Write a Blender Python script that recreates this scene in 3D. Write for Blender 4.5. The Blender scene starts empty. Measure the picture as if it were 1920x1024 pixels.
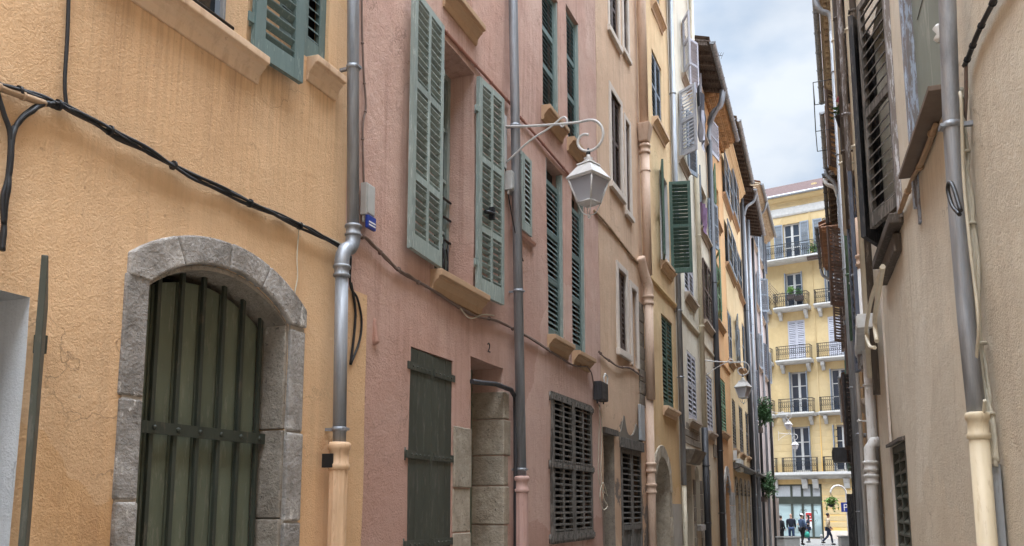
import bpy, bmesh, math, random
from mathutils import Vector, Matrix, noise as mnoise
random.seed(7)
PI = math.pi
SC = bpy.context.scene
COL = SC.collection
# ------------------------------------------------------------------ camera
EYE = 1.6; F = 1600.0; CX = 955.0; CY = 717.0
PITCH = math.radians(8.2); CP = math.cos(PITCH); SP = math.sin(PITCH)
cam_d = bpy.data.cameras.new('camera'); cam = bpy.data.objects.new('camera', cam_d); COL.objects.link(cam)
cam.location = (0, 0, EYE); cam.rotation_euler = (PI/2 + PITCH, 0, 0)
cam_d.sensor_width = 36; cam_d.lens = 36*F/1920; cam_d.shift_x = (960-CX)/1920; cam_d.shift_y = (CY-512)/1920
cam_d.clip_start = 0.05; cam_d.clip_end = 2000
SC.camera = cam
SC.view_settings.view_transform = 'Standard'; SC.view_settings.look = 'None'; SC.view_settings.exposure = 0

def ray(px, py):
    x = (px-CX)/F; y = (CY-py)/F
    return Vector((x, CP - y*SP, SP + y*CP))
def plan(px, Z):                                # a plan point at depth Z seen at pixel column px on the horizon
    return Vector(((px-CX)/F*CP*Z, Z))
def gz(y):                                      # the street falls gently to the square
    return -0.6*min(1, max(0, (y-4)/40))
FARZ = -0.6
def on_ground(px, py, z=FARZ):
    d = ray(px, py); t = (z-EYE)/d.z
    return Vector((d.x*t, d.y*t, z))

class Frame:                                    # wall frame: u along, o out towards the street, v = height
    def __init__(s, p0, p1, sgn):
        s.p0 = Vector(p0); d = Vector(p1)-s.p0; s.L = d.length; s.d = d.normalized(); s.sgn = sgn
        s.n = Vector((s.d.y, -s.d.x)) if sgn < 0 else Vector((-s.d.y, s.d.x))
        s.ang = math.atan2(s.d.y, s.d.x)
    def world(s, u, o, v):
        p = s.p0 + s.d*u + s.n*o
        return Vector((p.x, p.y, v))
    def at(s, px, py, o=0):                     # pixel -> (u, v) on the plane o in front of the wall
        r = ray(px, py); c = s.p0 + s.n*o
        t = c.dot(s.n)/(r.x*s.n.x + r.y*s.n.y)
        return ((Vector((r.x*t, r.y*t))-s.p0).dot(s.d), EYE + r.z*t)
    def at_u(s, px, py, u):                     # pixel -> (o, v) on the plane across the wall at u
        r = ray(px, py); c = s.p0 + s.d*u
        t = c.dot(s.d)/(r.x*s.d.x + r.y*s.d.y)
        return ((Vector((r.x*t, r.y*t))-c).dot(s.n), EYE + r.z*t)
    def rect(s, tl, bl, r, o=0):
        a = s.at(*tl, o); b = s.at(*bl, o); c = s.at(*r, o)
        return ((a[0]+b[0])/2, c[0], b[1], a[1])
    def v_at(s, u, o, py):                      # height on the upright line (u, o) seen at pixel row py
        p = s.world(u, o, 0); k = (CY-py)/F
        return EYE + p.y*(SP+k*CP)/(CP-k*SP)
    def ground(s, u):
        p = s.p0 + s.d*u
        return gz(p.y)
WORLD = Frame((0, 0), (1, 0), 1)
ORG = {}

class MB:
    def __init__(s): s.v = []; s.f = []; s.m = []; s.sm = []; s.xf = None; s.mi = 0
    def add(s, vs, fs, smooth=False):
        b = len(s.v)
        s.v += [s.xf(p) if s.xf else tuple(p) for p in vs]
        for f in fs:
            s.f.append(tuple(b+i for i in f)); s.m.append(s.mi); s.sm.append(smooth)
        return b
    def hexa(s, p):                             # 4 bottom then 4 top, same winding
        s.add(p, [(0,3,2,1),(4,5,6,7),(0,1,5,4),(1,2,6,5),(2,3,7,6),(3,0,4,7)])
    def box(s, u0, u1, o0, o1, v0, v1):
        s.hexa([(u0,o0,v0),(u1,o0,v0),(u1,o1,v0),(u0,o1,v0),(u0,o0,v1),(u1,o0,v1),(u1,o1,v1),(u0,o1,v1)])
    def quad(s, a, b, c, d): s.add([a,b,c,d], [(0,1,2,3)])
    def prof(s, pts, u0, u1):                   # closed (o,v) outline extruded along u
        n = len(pts)
        s.add([(u0,o,v) for o,v in pts]+[(u1,o,v) for o,v in pts],
              [(i,(i+1)%n,n+(i+1)%n,n+i) for i in range(n)]+[tuple(range(n)),tuple(range(n,2*n))])
    def profv(s, pts, v0, v1):                  # closed (u,o) outline extruded along v
        n = len(pts)
        s.add([(u,o,v0) for u,o in pts]+[(u,o,v1) for u,o in pts],
              [(i,(i+1)%n,n+(i+1)%n,n+i) for i in range(n)]+[tuple(range(n)),tuple(range(n,2*n))])
    def profo(s, pts, o0, o1):                  # closed (u,v) outline extruded along o
        n = len(pts)
        s.add([(u,o0,v) for u,v in pts]+[(u,o1,v) for u,v in pts],
              [(i,(i+1)%n,n+(i+1)%n,n+i) for i in range(n)]+[tuple(range(n)),tuple(range(n,2*n))])
    def tube(s, path, r, n=8, cap=True):
        P = [Vector(p) for p in path]; N = len(P)
        R = r if isinstance(r, (list, tuple)) else [r]*N
        T = []
        for i in range(N):
            t = P[min(i+1,N-1)]-P[max(i-1,0)]
            T.append(t.normalized() if t.length > 1e-9 else Vector((0,0,1)))
        a = Vector((0,0,1)) if abs(T[0].z) < .9 else Vector((1,0,0))
        x = T[0].cross(a).normalized(); vs = []
        for i in range(N):
            x = (x - T[i]*x.dot(T[i])).normalized(); y = T[i].cross(x)
            for k in range(n):
                q = 2*PI*k/n
                vs.append(tuple(P[i] + (x*math.cos(q)+y*math.sin(q))*R[i]))
        s.add(vs, [(i*n+k, i*n+(k+1)%n, (i+1)*n+(k+1)%n, (i+1)*n+k) for i in range(N-1) for k in range(n)], True)
        if cap:
            b = len(s.v)-N*n
            for f in (tuple(b+k for k in range(n)), tuple(b+(N-1)*n+k for k in range(n))):
                s.f.append(f); s.m.append(s.mi); s.sm.append(False)
    def lathe(s, c, prof, n=16, smooth=True):   # prof (r, v) around a vertical axis
        vs = []; N = len(prof)
        for r, v in prof:
            for k in range(n):
                q = 2*PI*k/n; vs.append((c[0]+r*math.cos(q), c[1]+r*math.sin(q), c[2]+v))
        fs = [(i*n+k, i*n+(k+1)%n, (i+1)*n+(k+1)%n, (i+1)*n+k) for i in range(N-1) for k in range(n)]
        s.add(vs, fs, smooth)
        b = len(s.v)-N*n
        for f in (tuple(b+k for k in range(n)), tuple(b+(N-1)*n+k for k in range(n))):
            s.f.append(f); s.m.append(s.mi); s.sm.append(False)
    def ball(s, c, rx, ry=None, rz=None, n=10, m=6):
        ry = rx if ry is None else ry; rz = rx if rz is None else rz
        vs = [(c[0],c[1],c[2]-rz)]
        for i in range(1, m):
            f = -PI/2+PI*i/m
            for k in range(n):
                q = 2*PI*k/n; vs.append((c[0]+rx*math.cos(f)*math.cos(q), c[1]+ry*math.cos(f)*math.sin(q), c[2]+rz*math.sin(f)))
        vs.append((c[0],c[1],c[2]+rz)); t = len(vs)-1
        fs = [(0,1+(k+1)%n,1+k) for k in range(n)]
        fs += [(1+(i-1)*n+k,1+(i-1)*n+(k+1)%n,1+i*n+(k+1)%n,1+i*n+k) for i in range(1,m-1) for k in range(n)]
        fs += [(t,1+(m-2)*n+k,1+(m-2)*n+(k+1)%n) for k in range(n)]
        s.add(vs, fs, True)
    def build(s, name, mats, W, parent=None, org=None, bevel=0, flip=True):
        if org is None:
            lo = [min(p[i] for p in s.v) for i in range(3)]; hi = [max(p[i] for p in s.v) for i in range(3)]
            org = Vector(((lo[0]+hi[0])/2, (lo[1]+hi[1])/2, lo[2]))
        org = Vector(org)
        me = bpy.data.meshes.new(name)
        me.from_pydata([(p[0]-org.x, W.sgn*(p[1]-org.y), p[2]-org.z) for p in s.v], [], s.f)
        if not isinstance(mats, (list, tuple)): mats = [mats]
        for m in mats: me.materials.append(m)
        me.polygons.foreach_set('material_index', s.m); me.polygons.foreach_set('use_smooth', s.sm)
        if flip:
            bm = bmesh.new(); bm.from_mesh(me); bmesh.ops.recalc_face_normals(bm, faces=bm.faces); bm.to_mesh(me); bm.free()
        me.update()
        o = bpy.data.objects.new(name, me); COL.objects.link(o); ORG[o] = org
        place(o, W, org, parent)
        if bevel:
            b = o.modifiers.new('bevel', 'BEVEL'); b.width = bevel; b.segments = 2; b.limit_method = 'ANGLE'; b.angle_limit = .7
        return o

def place(o, W, org, parent):
    if parent:
        o.parent = parent; d = org-ORG[parent]; o.location = (d.x, W.sgn*d.y, d.z)
    else:
        o.location = W.world(*org); o.rotation_euler = (0, 0, W.ang)
def tag(o, label=None, cat=None, group=None, kind=None):
    if label: o['label'] = label
    if cat: o['category'] = cat
    if group: o['group'] = group
    if kind: o['kind'] = kind
    return o
def thing(name, W, org, label, cat, group=None):
    o = bpy.data.objects.new(name, None); COL.objects.link(o); o.empty_display_size = .2
    ORG[o] = Vector(org); place(o, W, ORG[o], None)
    return tag(o, label, cat, group)
def spline(P, k=6):                             # Catmull-Rom through the points
    P = [Vector(p) for p in P]; out = []
    Q = [P[0]*2-P[1]] + P + [P[-1]*2-P[-2]]
    for i in range(1, len(Q)-2):
        a, b, c, d = Q[i-1:i+3]
        for j in range(k):
            t = j/k
            out.append(.5*((2*b)+(c-a)*t+(2*a-5*b+4*c-d)*t*t+(3*b-a-3*c+d)*t**3))
    return out + [P[-1]]

# ------------------------------------------------------------------ materials
class NT:
    def __init__(s, name):
        s.m = bpy.data.materials.new(name); s.m.use_nodes = True; s.t = s.m.node_tree; s.n = s.t.nodes; s.l = s.t.links
        s.b = s.n['Principled BSDF']; s.tc = s.n.new('ShaderNodeTexCoord')
    def link(s, a, b): s.l.new(a, b)
    def map(s, scale=(1,1,1), loc=(0,0,0), src=None):
        m = s.n.new('ShaderNodeMapping'); m.inputs['Scale'].default_value = scale; m.inputs['Location'].default_value = loc
        s.link(src or s.tc.outputs['Object'], m.inputs['Vector']); return m.outputs[0]
    def noise(s, scale, detail=5, vec=None, rough=.55, dist=0):
        n = s.n.new('ShaderNodeTexNoise'); n.inputs['Scale'].default_value = scale; n.inputs['Detail'].default_value = detail
        n.inputs['Roughness'].default_value = rough; n.inputs['Distortion'].default_value = dist
        if vec: s.link(vec, n.inputs['Vector'])
        return n.outputs['Fac']
    def ramp(s, f, a, b, c0=0, c1=1):
        r = s.n.new('ShaderNodeMapRange'); r.inputs['From Min'].default_value = a; r.inputs['From Max'].default_value = b
        r.inputs['To Min'].default_value = c0; r.inputs['To Max'].default_value = c1; s.link(f, r.inputs['Value']); return r.outputs[0]
    def mix(s, f, a, b, mode='MIX'):
        m = s.n.new('ShaderNodeMix'); m.data_type = 'RGBA'; m.blend_type = mode
        for sock, val in ((m.inputs['Factor'], f), (m.inputs['A'], a), (m.inputs['B'], b)):
            if isinstance(val, (int, float)): sock.default_value = val
            elif isinstance(val, tuple): sock.default_value = (*val[:3], 1)
            else: s.link(val, sock)
        for i in m.inputs:
            if i.type == 'RGBA' and i.name in 'AB':
                v = a if i.name == 'A' else b
                if isinstance(v, tuple): i.default_value = (*v[:3], 1)
                else: s.link(v, i)
        return [o for o in m.outputs if o.type == 'RGBA'][0]
    def math(s, op, a, b):
        m = s.n.new('ShaderNodeMath'); m.operation = op
        for i, v in enumerate((a, b)):
            if isinstance(v, (int, float)): m.inputs[i].default_value = v
            else: s.link(v, m.inputs[i])
        return m.outputs[0]
    def bump(s, h, strength, dist=.01):
        b = s.n.new('ShaderNodeBump'); b.inputs['Strength'].default_value = strength; b.inputs['Distance'].default_value = dist
        s.link(h, b.inputs['Height']); s.link(b.outputs[0], s.b.inputs['Normal'])
    def col(s, c): s.link(c, s.b.inputs['Base Color']) if not isinstance(c, tuple) else setattr(s.b.inputs['Base Color'], 'default_value', (*c, 1))
    def set(s, rough=.8, metal=0, spec=None):
        s.b.inputs['Roughness'].default_value = rough; s.b.inputs['Metallic'].default_value = metal
        if spec is not None: s.b.inputs['Specular IOR Level'].default_value = spec
        return s.m
    def isl(s, c, lo=.8, hi=1.15):
        g = s.n.new('ShaderNodeNewGeometry'); h = s.n.new('ShaderNodeHueSaturation'); s.link(s.ramp(g.outputs['Random Per Island'], 0, 1, lo, hi), h.inputs['Value'])
        s.link(c, h.inputs['Color']); return h.outputs[0]
    def z(s):
        x = s.n.new('ShaderNodeSeparateXYZ'); s.link(s.tc.outputs['Object'], x.inputs[0]); return x.outputs['Z']

def srgb(*c): return tuple((x/255/12.92 if x/255 <= .04045 else ((x/255+.055)/1.055)**2.4) for x in c)
def mul(c, k): return tuple(x*k for x in c)

def stucco(name, base, alt, stain, seed=0, grain=55, bump=.5, streak=.55, low=None, lowh=(0,3), bare=None, barek=.62, barez=None):
    t = NT(name); v = t.map(loc=(seed*3.7, seed*1.3, seed*2.1))
    c = t.mix(t.ramp(t.noise(.9, 6, v, .6, .4), .38, .66), base, alt)
    c = t.mix(t.ramp(t.noise(3.6, 6, v, .65), .3, .75, 0, .45), c, mul(base, .74))
    c = t.mix(t.ramp(t.noise(2.1, 5, t.map(loc=(seed+9, 3, 1)), .6), .52, .75, 0, .4), c, tuple(min(.85, x*1.16+.02) for x in base))
    if low:
        h = t.math('ADD', t.z(), t.math('MULTIPLY', t.noise(1.6, 5, v), -1.8))
        c = t.mix(t.ramp(h, lowh[0]-.9, lowh[1]-.9, 1, 0), c, low)
    sv = t.map((7, 7, .22), (seed, 0, 0))
    st = t.math('MULTIPLY', t.ramp(t.noise(1.6, 5, sv, .6), .5, .72), t.ramp(t.noise(.7, 3, t.map(loc=(seed*2, 5, 0))), .4, .62))
    c = t.mix(t.math('MULTIPLY', st, streak), c, stain)
    # repaired patches of a slightly different tint
    wp = t.n.new('ShaderNodeVectorMath'); wp.operation = 'ADD'; np_ = t.n.new('ShaderNodeTexNoise'); np_.inputs['Scale'].default_value = 1.1; np_.inputs['Detail'].default_value = 7
    t.link(v, np_.inputs['Vector']); t.link(v, wp.inputs[0]); t.link(np_.outputs['Color'], wp.inputs[1])
    vp = t.n.new('ShaderNodeTexVoronoi'); vp.inputs['Scale'].default_value = .42; t.link(wp.outputs[0], vp.inputs['Vector'])
    sx = t.n.new('ShaderNodeSeparateColor'); t.link(vp.outputs['Color'], sx.inputs[0])
    c = t.mix(t.ramp(sx.outputs[0], .74, .76, 0, .42), c, tuple(min(.85, x*.9+.05) for x in alt))
    c = t.mix(t.ramp(sx.outputs[1], .80, .82, 0, .30), c, mul(base, .72))
    # grime that runs down below sills, along joints and at the foot of the wall
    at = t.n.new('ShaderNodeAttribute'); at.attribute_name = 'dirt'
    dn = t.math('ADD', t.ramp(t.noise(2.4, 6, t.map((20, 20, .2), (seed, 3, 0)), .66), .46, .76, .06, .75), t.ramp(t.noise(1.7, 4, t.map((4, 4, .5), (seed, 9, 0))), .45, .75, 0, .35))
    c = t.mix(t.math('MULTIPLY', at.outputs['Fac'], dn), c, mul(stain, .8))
    sp = t.ramp(t.noise(26, 3, v), .66, .74, 0, .35)
    c = t.mix(sp, c, mul(stain, .8))
    if bare:
        f = t.noise(1.3, 7, t.map(loc=(seed*5, 2, 7)), .7)
        if barez: f = t.math('ADD', f, t.ramp(t.z(), barez[0], barez[1], .22, -.05))
        c = t.mix(t.ramp(f, barek, barek+.03), c, bare)
    # hairline cracks
    vo = t.n.new('ShaderNodeTexVoronoi'); vo.feature = 'DISTANCE_TO_EDGE'; vo.inputs['Scale'].default_value = .55
    wv = t.n.new('ShaderNodeVectorMath'); wv.operation = 'ADD'
    nz = t.n.new('ShaderNodeTexNoise'); nz.inputs['Scale'].default_value = 3; nz.inputs['Detail'].default_value = 6
    t.link(v, nz.inputs['Vector']); t.link(v, wv.inputs[0]); t.link(nz.outputs['Color'], wv.inputs[1]); t.link(wv.outputs[0], vo.inputs['Vector'])
    ck = t.math('MULTIPLY', t.ramp(vo.outputs['Distance'], .0, .0045, 1, 0), t.ramp(t.noise(.8, 2, t.map(loc=(seed, 8, 8))), .5, .6))
    c = t.mix(t.math('MULTIPLY', ck, .5), c, mul(stain, .5))
    t.col(c)
    h = t.math('ADD', t.math('MULTIPLY', t.noise(grain*1.5, 3, v, .7), 1.5), t.math('MULTIPLY', t.noise(14, 6, v, .68), 1.5))
    h = t.math('ADD', h, t.math('MULTIPLY', t.noise(2.2, 5, v, .6), 4.5))
    t.bump(h, bump*.7, .014)
    return t.set(.93, 0, .2)

def paint(name, c, wear=None, seed=0, rough=.55, k=.3, scale=1):
    t = NT(name); v = t.map((14*scale, 14*scale, 2.2*scale), (seed, seed, 0))
    q = t.mix(t.ramp(t.noise(1.2, 6, v, .65), .35, .75, 0, .6), c, mul(c, .68))
    q = t.mix(t.ramp(t.noise(2.0, 5, t.map(loc=(seed, 2, 2))), .45, .7, 0, .35), q, tuple(min(.9, x*1.2+.02) for x in c))
    if wear: q = t.mix(t.ramp(t.noise(2.6, 7, v, .72), .6-k*.35, .64-k*.3, 0, .85), q, wear)
    t.col(t.isl(q, .82, 1.14)); t.bump(t.noise(3, 5, v), .35, .004)
    return t.set(rough, 0, .35)
def metal(name, c, dirt, rough=.42, metal_=.85, seed=0):
    t = NT(name)
    q = t.mix(t.ramp(t.noise(1.5, 6, t.map((9, 9, .8), (seed, 0, 0)), .65), .4, .7), c, dirt)
    q = t.mix(t.ramp(t.noise(22, 4), .6, .75, 0, .4), q, mul(dirt, .5))
    t.col(q); t.link(t.ramp(t.noise(5, 5), .3, .7, rough-.1, rough+.18), t.b.inputs['Roughness'])
    t.b.inputs['Metallic'].default_value = metal_
    t.bump(t.noise(12, 4), .15, .004); return t.m
def stone(name, c1, c2, pale, seed=0, scale=1, pk=.6):
    t = NT(name); v = t.map((scale,)*3, (seed*2.3, seed, seed))
    q = t.mix(t.ramp(t.noise(2.4, 7, v, .68), .35, .65), c1, c2)
    q = t.mix(t.ramp(t.noise(9, 6, v, .7), .42, .7, 0, .55), q, mul(c1, .5))
    q = t.mix(t.ramp(t.noise(1.7, 8, t.map((scale*2, scale*2, scale*.9), (seed, 4, 4)), .72), pk, pk+.05, 0, .8), q, pale)
    q = t.mix(t.ramp(t.noise(30, 3, v), .64, .7, 0, .7), q, mul(c1, .25))
    t.col(t.isl(q, .76, 1.2))
    h = t.math('ADD', t.noise(40, 4, v, .6), t.math('MULTIPLY', t.noise(8, 6, v, .7), 2.5))
    t.bump(h, .8, .014); return t.set(.92, 0, .2)
def plain(name, c, rough=.6, met=0, var=.25, seed=0, bump=.1):
    t = NT(name); t.col(t.mix(t.ramp(t.noise(6, 5, t.map(loc=(seed,)*3)), .3, .7), c, mul(c, 1-var)))
    t.bump(t.noise(40, 3), bump, .003); return t.set(rough, met, .4)

M = {}
Y_ = srgb(214,168,110)
M['yellow'] = stucco('ochre_yellow_plaster', (.735,.445,.225), (.755,.505,.295), (.29,.16,.09), 1, 60, .7, .55, (.62,.335,.14), (0.0,3.0))
M['yellow2'] = stucco('ochre_plaster_patch', (.62,.40,.2), (.66,.43,.24), (.4,.24,.12), 2)
M['pink'] = stucco('pink_plaster', (.555,.345,.275), (.62,.43,.355), (.29,.16,.12), 3, 45, .75, .6, (.42,.235,.18), (0.2,3.2))
M['peach'] = stucco('peach_plaster', (.67,.48,.34), (.64,.435,.295), (.32,.2,.13), 4, 40, .6, .5, (.5,.32,.21), (0.5,4), bare=(.2,.16,.13), barek=.73, barez=(2,6))
M['ochre'] = stucco('ochre_plaster', (.74,.55,.32), (.72,.49,.28), (.35,.2,.1), 5, 40, .6, .5, (.57,.35,.15), (0.5,6))
M['cream'] = stucco('cream_plaster', (.72,.67,.55), (.68,.61,.5), (.22,.17,.12), 6, 40, .6, .8, (.38,.29,.18), (1,7))
M['cream2'] = stucco('cream_plaster_stained', (.68,.61,.49), (.62,.54,.42), (.28,.2,.13), 7, 40, .6, .7, (.45,.32,.19), (1,6))
M['orange'] = stucco('orange_plaster', (.70,.40,.19), (.68,.44,.24), (.35,.15,.06), 8, 40, .6, .4, (.42,.22,.11), (1,6))
M['yellow3'] = stucco('pale_yellow_plaster', (.74,.56,.33), (.7,.5,.28), (.35,.2,.1), 9, 40, .6, .5, (.38,.28,.18), (1,6))
M['grey'] = stucco('grey_plaster', (.42,.37,.33), (.5,.42,.37), (.16,.13,.11), 10, 40, .7, .8, (.3,.24,.2), (1,6))
M['greypink'] = stucco('grey_pink_plaster', (.5,.4,.37), (.54,.46,.43), (.2,.15,.13), 11, 40, .7, .8, (.34,.27,.22), (1,6))
M['beige'] = stucco('beige_plaster', (.68,.60,.48), (.70,.63,.52), (.34,.26,.18), 12, 60, .75, .42, (.5,.385,.26), (0.2,3))
M['beige_dirty'] = stucco('dirty_beige_plaster', (.5,.39,.26), (.45,.34,.22), (.15,.1,.07), 13, 40, .8, .8, (.26,.17,.1), (1,6))
M['tan'] = stucco('tan_plaster', (.58,.38,.2), (.6,.45,.26), (.2,.12,.07), 14, 40, .8, .7, (.35,.17,.07), (1,6))
M['rust'] = stucco('rusty_orange_plaster', (.56,.27,.1), (.55,.33,.16), (.2,.1,.05), 15, 40, .8, .7, (.4,.17,.06), (1,6))
M['white_reveal'] = stucco('white_grey_plaster', (.6,.6,.6), (.66,.64,.62), (.38,.36,.34), 16, 50, .5, .4)
M['far'] = stucco('far_yellow_plaster', (.50,.375,.20), (.53,.41,.23), (.5,.32,.13), 17, 20, .2, .3, (.68,.42,.13), (0.2,6))
TR = {}
for k_, b_, a_, s_ in (('far', (.50,.375,.20), (.53,.41,.23), (.5,.32,.13)), ('ochre', (.72,.52,.28), (.7,.45,.23), (.35,.18,.08)), ('cream', (.62,.55,.43), (.56,.49,.38), (.22,.17,.12)), ('cream2', (.58,.5,.39), (.54,.46,.35), (.28,.2,.13)),
                       ('orange', (.66,.38,.19), (.6,.36,.2), (.35,.15,.06)), ('yellow3', (.70,.53,.32), (.66,.48,.28), (.35,.2,.1)), ('pink', (.53,.32,.26), (.6,.4,.34), (.29,.155,.12))):
    M[k_+'_trim'] = stucco(k_+'_trim_plaster', b_, a_, s_, 40+len(k_), 40, .4, .5)
M['bare_dark'] = stucco('dark_bare_render', (.17,.145,.12), (.22,.19,.15), (.09,.075,.06), 28)
M['render_grey'] = stucco('grey_cement_render', (.36,.32,.28), (.42,.37,.3), (.2,.15,.12), 18)
M['stone'] = stone('grey_limestone', (.25,.225,.20), (.44,.41,.38), (.66,.62,.57), 1, 1.3, .6)
M['stone_warm'] = stone('warm_limestone', (.38,.315,.24), (.49,.425,.335), (.66,.59,.49), 2, 1.2, .64)
M['stone_dark'] = stone('old_dark_stone', (.2,.165,.135), (.3,.255,.2), (.42,.37,.3), 3, 1, .62)
M['stone_reveal'] = stone('brown_limestone', (.24,.205,.165), (.37,.325,.27), (.62,.57,.5), 8, 1.2, .6)  # darker, browner limestone for the reveals of the arch
M['mortar'] = stucco('mortar', (.38,.34,.29), (.42,.37,.31), (.22,.19,.16), 19, 60, .6)
M['sill'] = stucco('moulded_sill_plaster', (.68,.5,.35), (.66,.46,.3), (.34,.2,.12), 20, 60, .3, .6)
M['sill_brown'] = stucco('brown_sill_plaster', (.48,.3,.17), (.52,.35,.22), (.22,.12,.07), 21, 60, .4, .6)
M['sill_grey'] = stucco('grey_sill_plaster', (.45,.37,.3), (.5,.42,.34), (.2,.15,.11), 22, 60, .4, .6)
M['white_trim'] = plain('white_trim_paint', (.48,.47,.45), .6, 0, .2)
M['surround'] = stucco('pale_window_surround', (.66,.58,.5), (.6,.52,.46), (.3,.22,.18), 23, 60, .3, .6)
M['teal'] = paint('teal_green_paint', (.115,.165,.158), (.19,.24,.225), 1, .5, .1)
M['sage'] = paint('sage_green_paint', (.25,.295,.268), (.36,.4,.37), 2, .5, .15)
M['olive'] = paint('dark_olive_paint', (.125,.14,.095), (.17,.175,.13), 3, .6, .12)
M['olive_dark'] = paint('black_green_paint', (.056,.060,.046), (.1,.095,.08), 4, .55, .1)
M['greybrown'] = paint('weathered_dark_wood', (.075,.068,.058), (.19,.17,.15), 5, .75, .35)
M['brown'] = paint('brown_louvre_paint', (.075,.05,.042), (.14,.1,.085), 6, .6, .2)
M['lilac'] = paint('pale_grey_lilac_paint', (.42,.42,.47), (.3,.29,.29), 7, .55, .1)
M['greyblue'] = paint('grey_blue_paint', (.2,.23,.27), (.3,.32,.34), 8, .55, .2)
M['bluegrey_dark'] = paint('dark_slate_paint', (.085,.1,.135), (.16,.17,.2), 9, .5, .1)
M['green'] = paint('mid_green_paint', (.12,.235,.14), (.3,.36,.28), 10, .55, .2)
M['darkgreen'] = paint('dark_green_paint', (.055,.105,.08), (.12,.16,.13), 11, .5, .1)
M['whitewood'] = paint('peeling_white_wood', (.5,.5,.52), (.14,.11,.09), 12, .7, .5)
M['bluewood'] = paint('peeling_blue_white_wood', (.36,.42,.52), (.16,.13,.11), 13, .7, .4)
M['blackwood'] = paint('charred_dark_wood', (.025,.025,.028), (.08,.07,.065), 14, .7, .25)
M['rotwood'] = paint('bare_weathered_wood', (.2,.17,.14), (.07,.055,.045), 15, .85, .6)
M['brownboard'] = paint('brown_board', (.17,.125,.095), None, 16, .8, 0)
M['zinc'] = metal('zinc_pipe', (.36,.375,.40), (.18,.185,.195), .58, .65)
M['zinc_bright'] = metal('bright_zinc', (.36,.375,.40), (.2,.21,.225), .55, .75)
M['dark_pipe'] = metal('dark_painted_pipe', (.06,.06,.066), (.035,.033,.033), .5, .4)
M['blue_pipe'] = paint('blue_pipe_paint', (.09,.19,.33), (.05,.08,.12), 18, .45, .3)
M['green_pipe'] = paint('green_pipe_paint', (.12,.21,.14), (.07,.1,.07), 19, .5, .3)
M['cast_cream'] = paint('cream_cast_iron', (.7,.46,.28), (.5,.3,.17), 20, .5, .05)
M['cast_beige'] = paint('beige_cast_iron', (.63,.53,.37), (.5,.4,.27), 21, .5, .05)
M['cast_pink'] = paint('pink_cast_iron', (.54,.34,.29), (.4,.23,.19), 22, .5, .05)
M['cast_peach'] = paint('peach_pipe', (.60,.43,.32), (.45,.3,.21), 23, .6, .1)
M['pvc'] = paint('off_white_plastic_pipe', (.62,.6,.57), (.4,.36,.32), 24, .4, .1)
M['pvc_cream'] = paint('cream_plastic_pipe', (.62,.55,.42), (.4,.33,.24), 25, .45, .1)
M['cable_black'] = plain('black_cable_rubber', (.018,.018,.02), .5)
M['cable_cream'] = plain('cream_cable', (.6,.54,.42), .5)
M['cable_brown'] = plain('dusty_brown_cable', (.2,.14,.115), .7)
M['cable_pink'] = plain('pink_painted_cable', (.42,.2,.15), .8)
M['cable_tan'] = plain('tan_painted_cable', (.42,.28,.17), .8)
M['box_grey'] = plain('grey_plastic_box', (.46,.46,.44), .5)
M['box_white'] = plain('white_plastic_box', (.66,.66,.64), .5)
M['black'] = plain('black_iron', (.02,.02,.021), .5, .3)
M['iron'] = paint('olive_iron_bar', (.04,.046,.034), (.09,.08,.06), 27, .5, .05)
M['tile'] = stone('terracotta_roof_tile', (.36,.2,.125), (.28,.16,.11), (.42,.32,.25), 5, 3, .62)
M['tile_dark'] = stone('dark_roof_tile', (.16,.12,.1), (.22,.16,.125), (.32,.27,.22), 6, 3, .66)
M['tile_red'] = stone('red_roof_tile', (.075,.04,.034), (.06,.034,.03), (.11,.075,.06), 7, 2, .7)
M['eave_wood'] = paint('dark_eave_timber', (.075,.055,.045), (.15,.12,.1), 28, .85, .3)
M['eave_beige'] = paint('beige_eave_tile', (.5,.4,.28), (.3,.22,.15), 29, .85, .3)
M['eave_orange'] = paint('orange_eave_plaster', (.46,.28,.14), (.3,.18,.09), 30, .85, .2)
M['lamp_white'] = paint('white_lamp_paint', (.56,.545,.53), (.4,.37,.34), 31, .4, .03)
M['dark'] = plain('interior_shade', (.012,.012,.012), .9)  # near-black, the shade of unlit rooms put into the colour
M['interior'] = plain('dim_interior_shade', (.05,.045,.04), .9)  # dim brown, a room's half shade put into the colour
M['panel_green'] = paint('grey_green_panel', (.2,.225,.19), (.3,.31,.27), 32, .6, .1, .3)
M['panel_grey'] = paint('grey_metal_panel', (.4,.41,.42), (.28,.28,.27), 33, .5, .1)
M['cloth_dark'] = plain('dark_cloth', (.045,.042,.05), .95)
M['cloth_purple'] = plain('mauve_cloth', (.2,.12,.2), .95)
M['cloth_pale'] = plain('pale_cloth', (.4,.39,.44), .95)
M['bluesign'] = plain('blue_sign_paint', (.02,.05,.3), .4)
M['whitesign'] = plain('white_sign_paint', (.8,.8,.8), .4, 0, .05)
M['redsign'] = plain('red_sign_paint', (.5,.03,.03), .4)
M['number'] = plain('dark_number_paint', (.03,.02,.02), .6)
M['curtain'] = plain('net_curtain', (.5,.5,.52), .9)
def glass(name, c, rough=.06):
    t = NT(name); t.col(t.mix(t.ramp(t.noise(1.5, 3), .35, .65), c, mul(c, .5))); t.bump(t.noise(2.5, 2), .05, .02)
    return t.set(rough, 0, .6)
M['pane'] = glass('window_glass', (.02,.024,.028))
M['pane_blue'] = glass('blue_window_glass', (.028,.04,.06), .12)
M['shop_glass'] = glass('shop_window_film', (.42,.53,.53), .2)
t = NT('frosted_lamp_glass'); t.b.inputs['Base Color'].default_value = (.62,.63,.68,1); t.set(.35, 0, .5)
t.b.inputs['Transmission Weight'].default_value = .35
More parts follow.
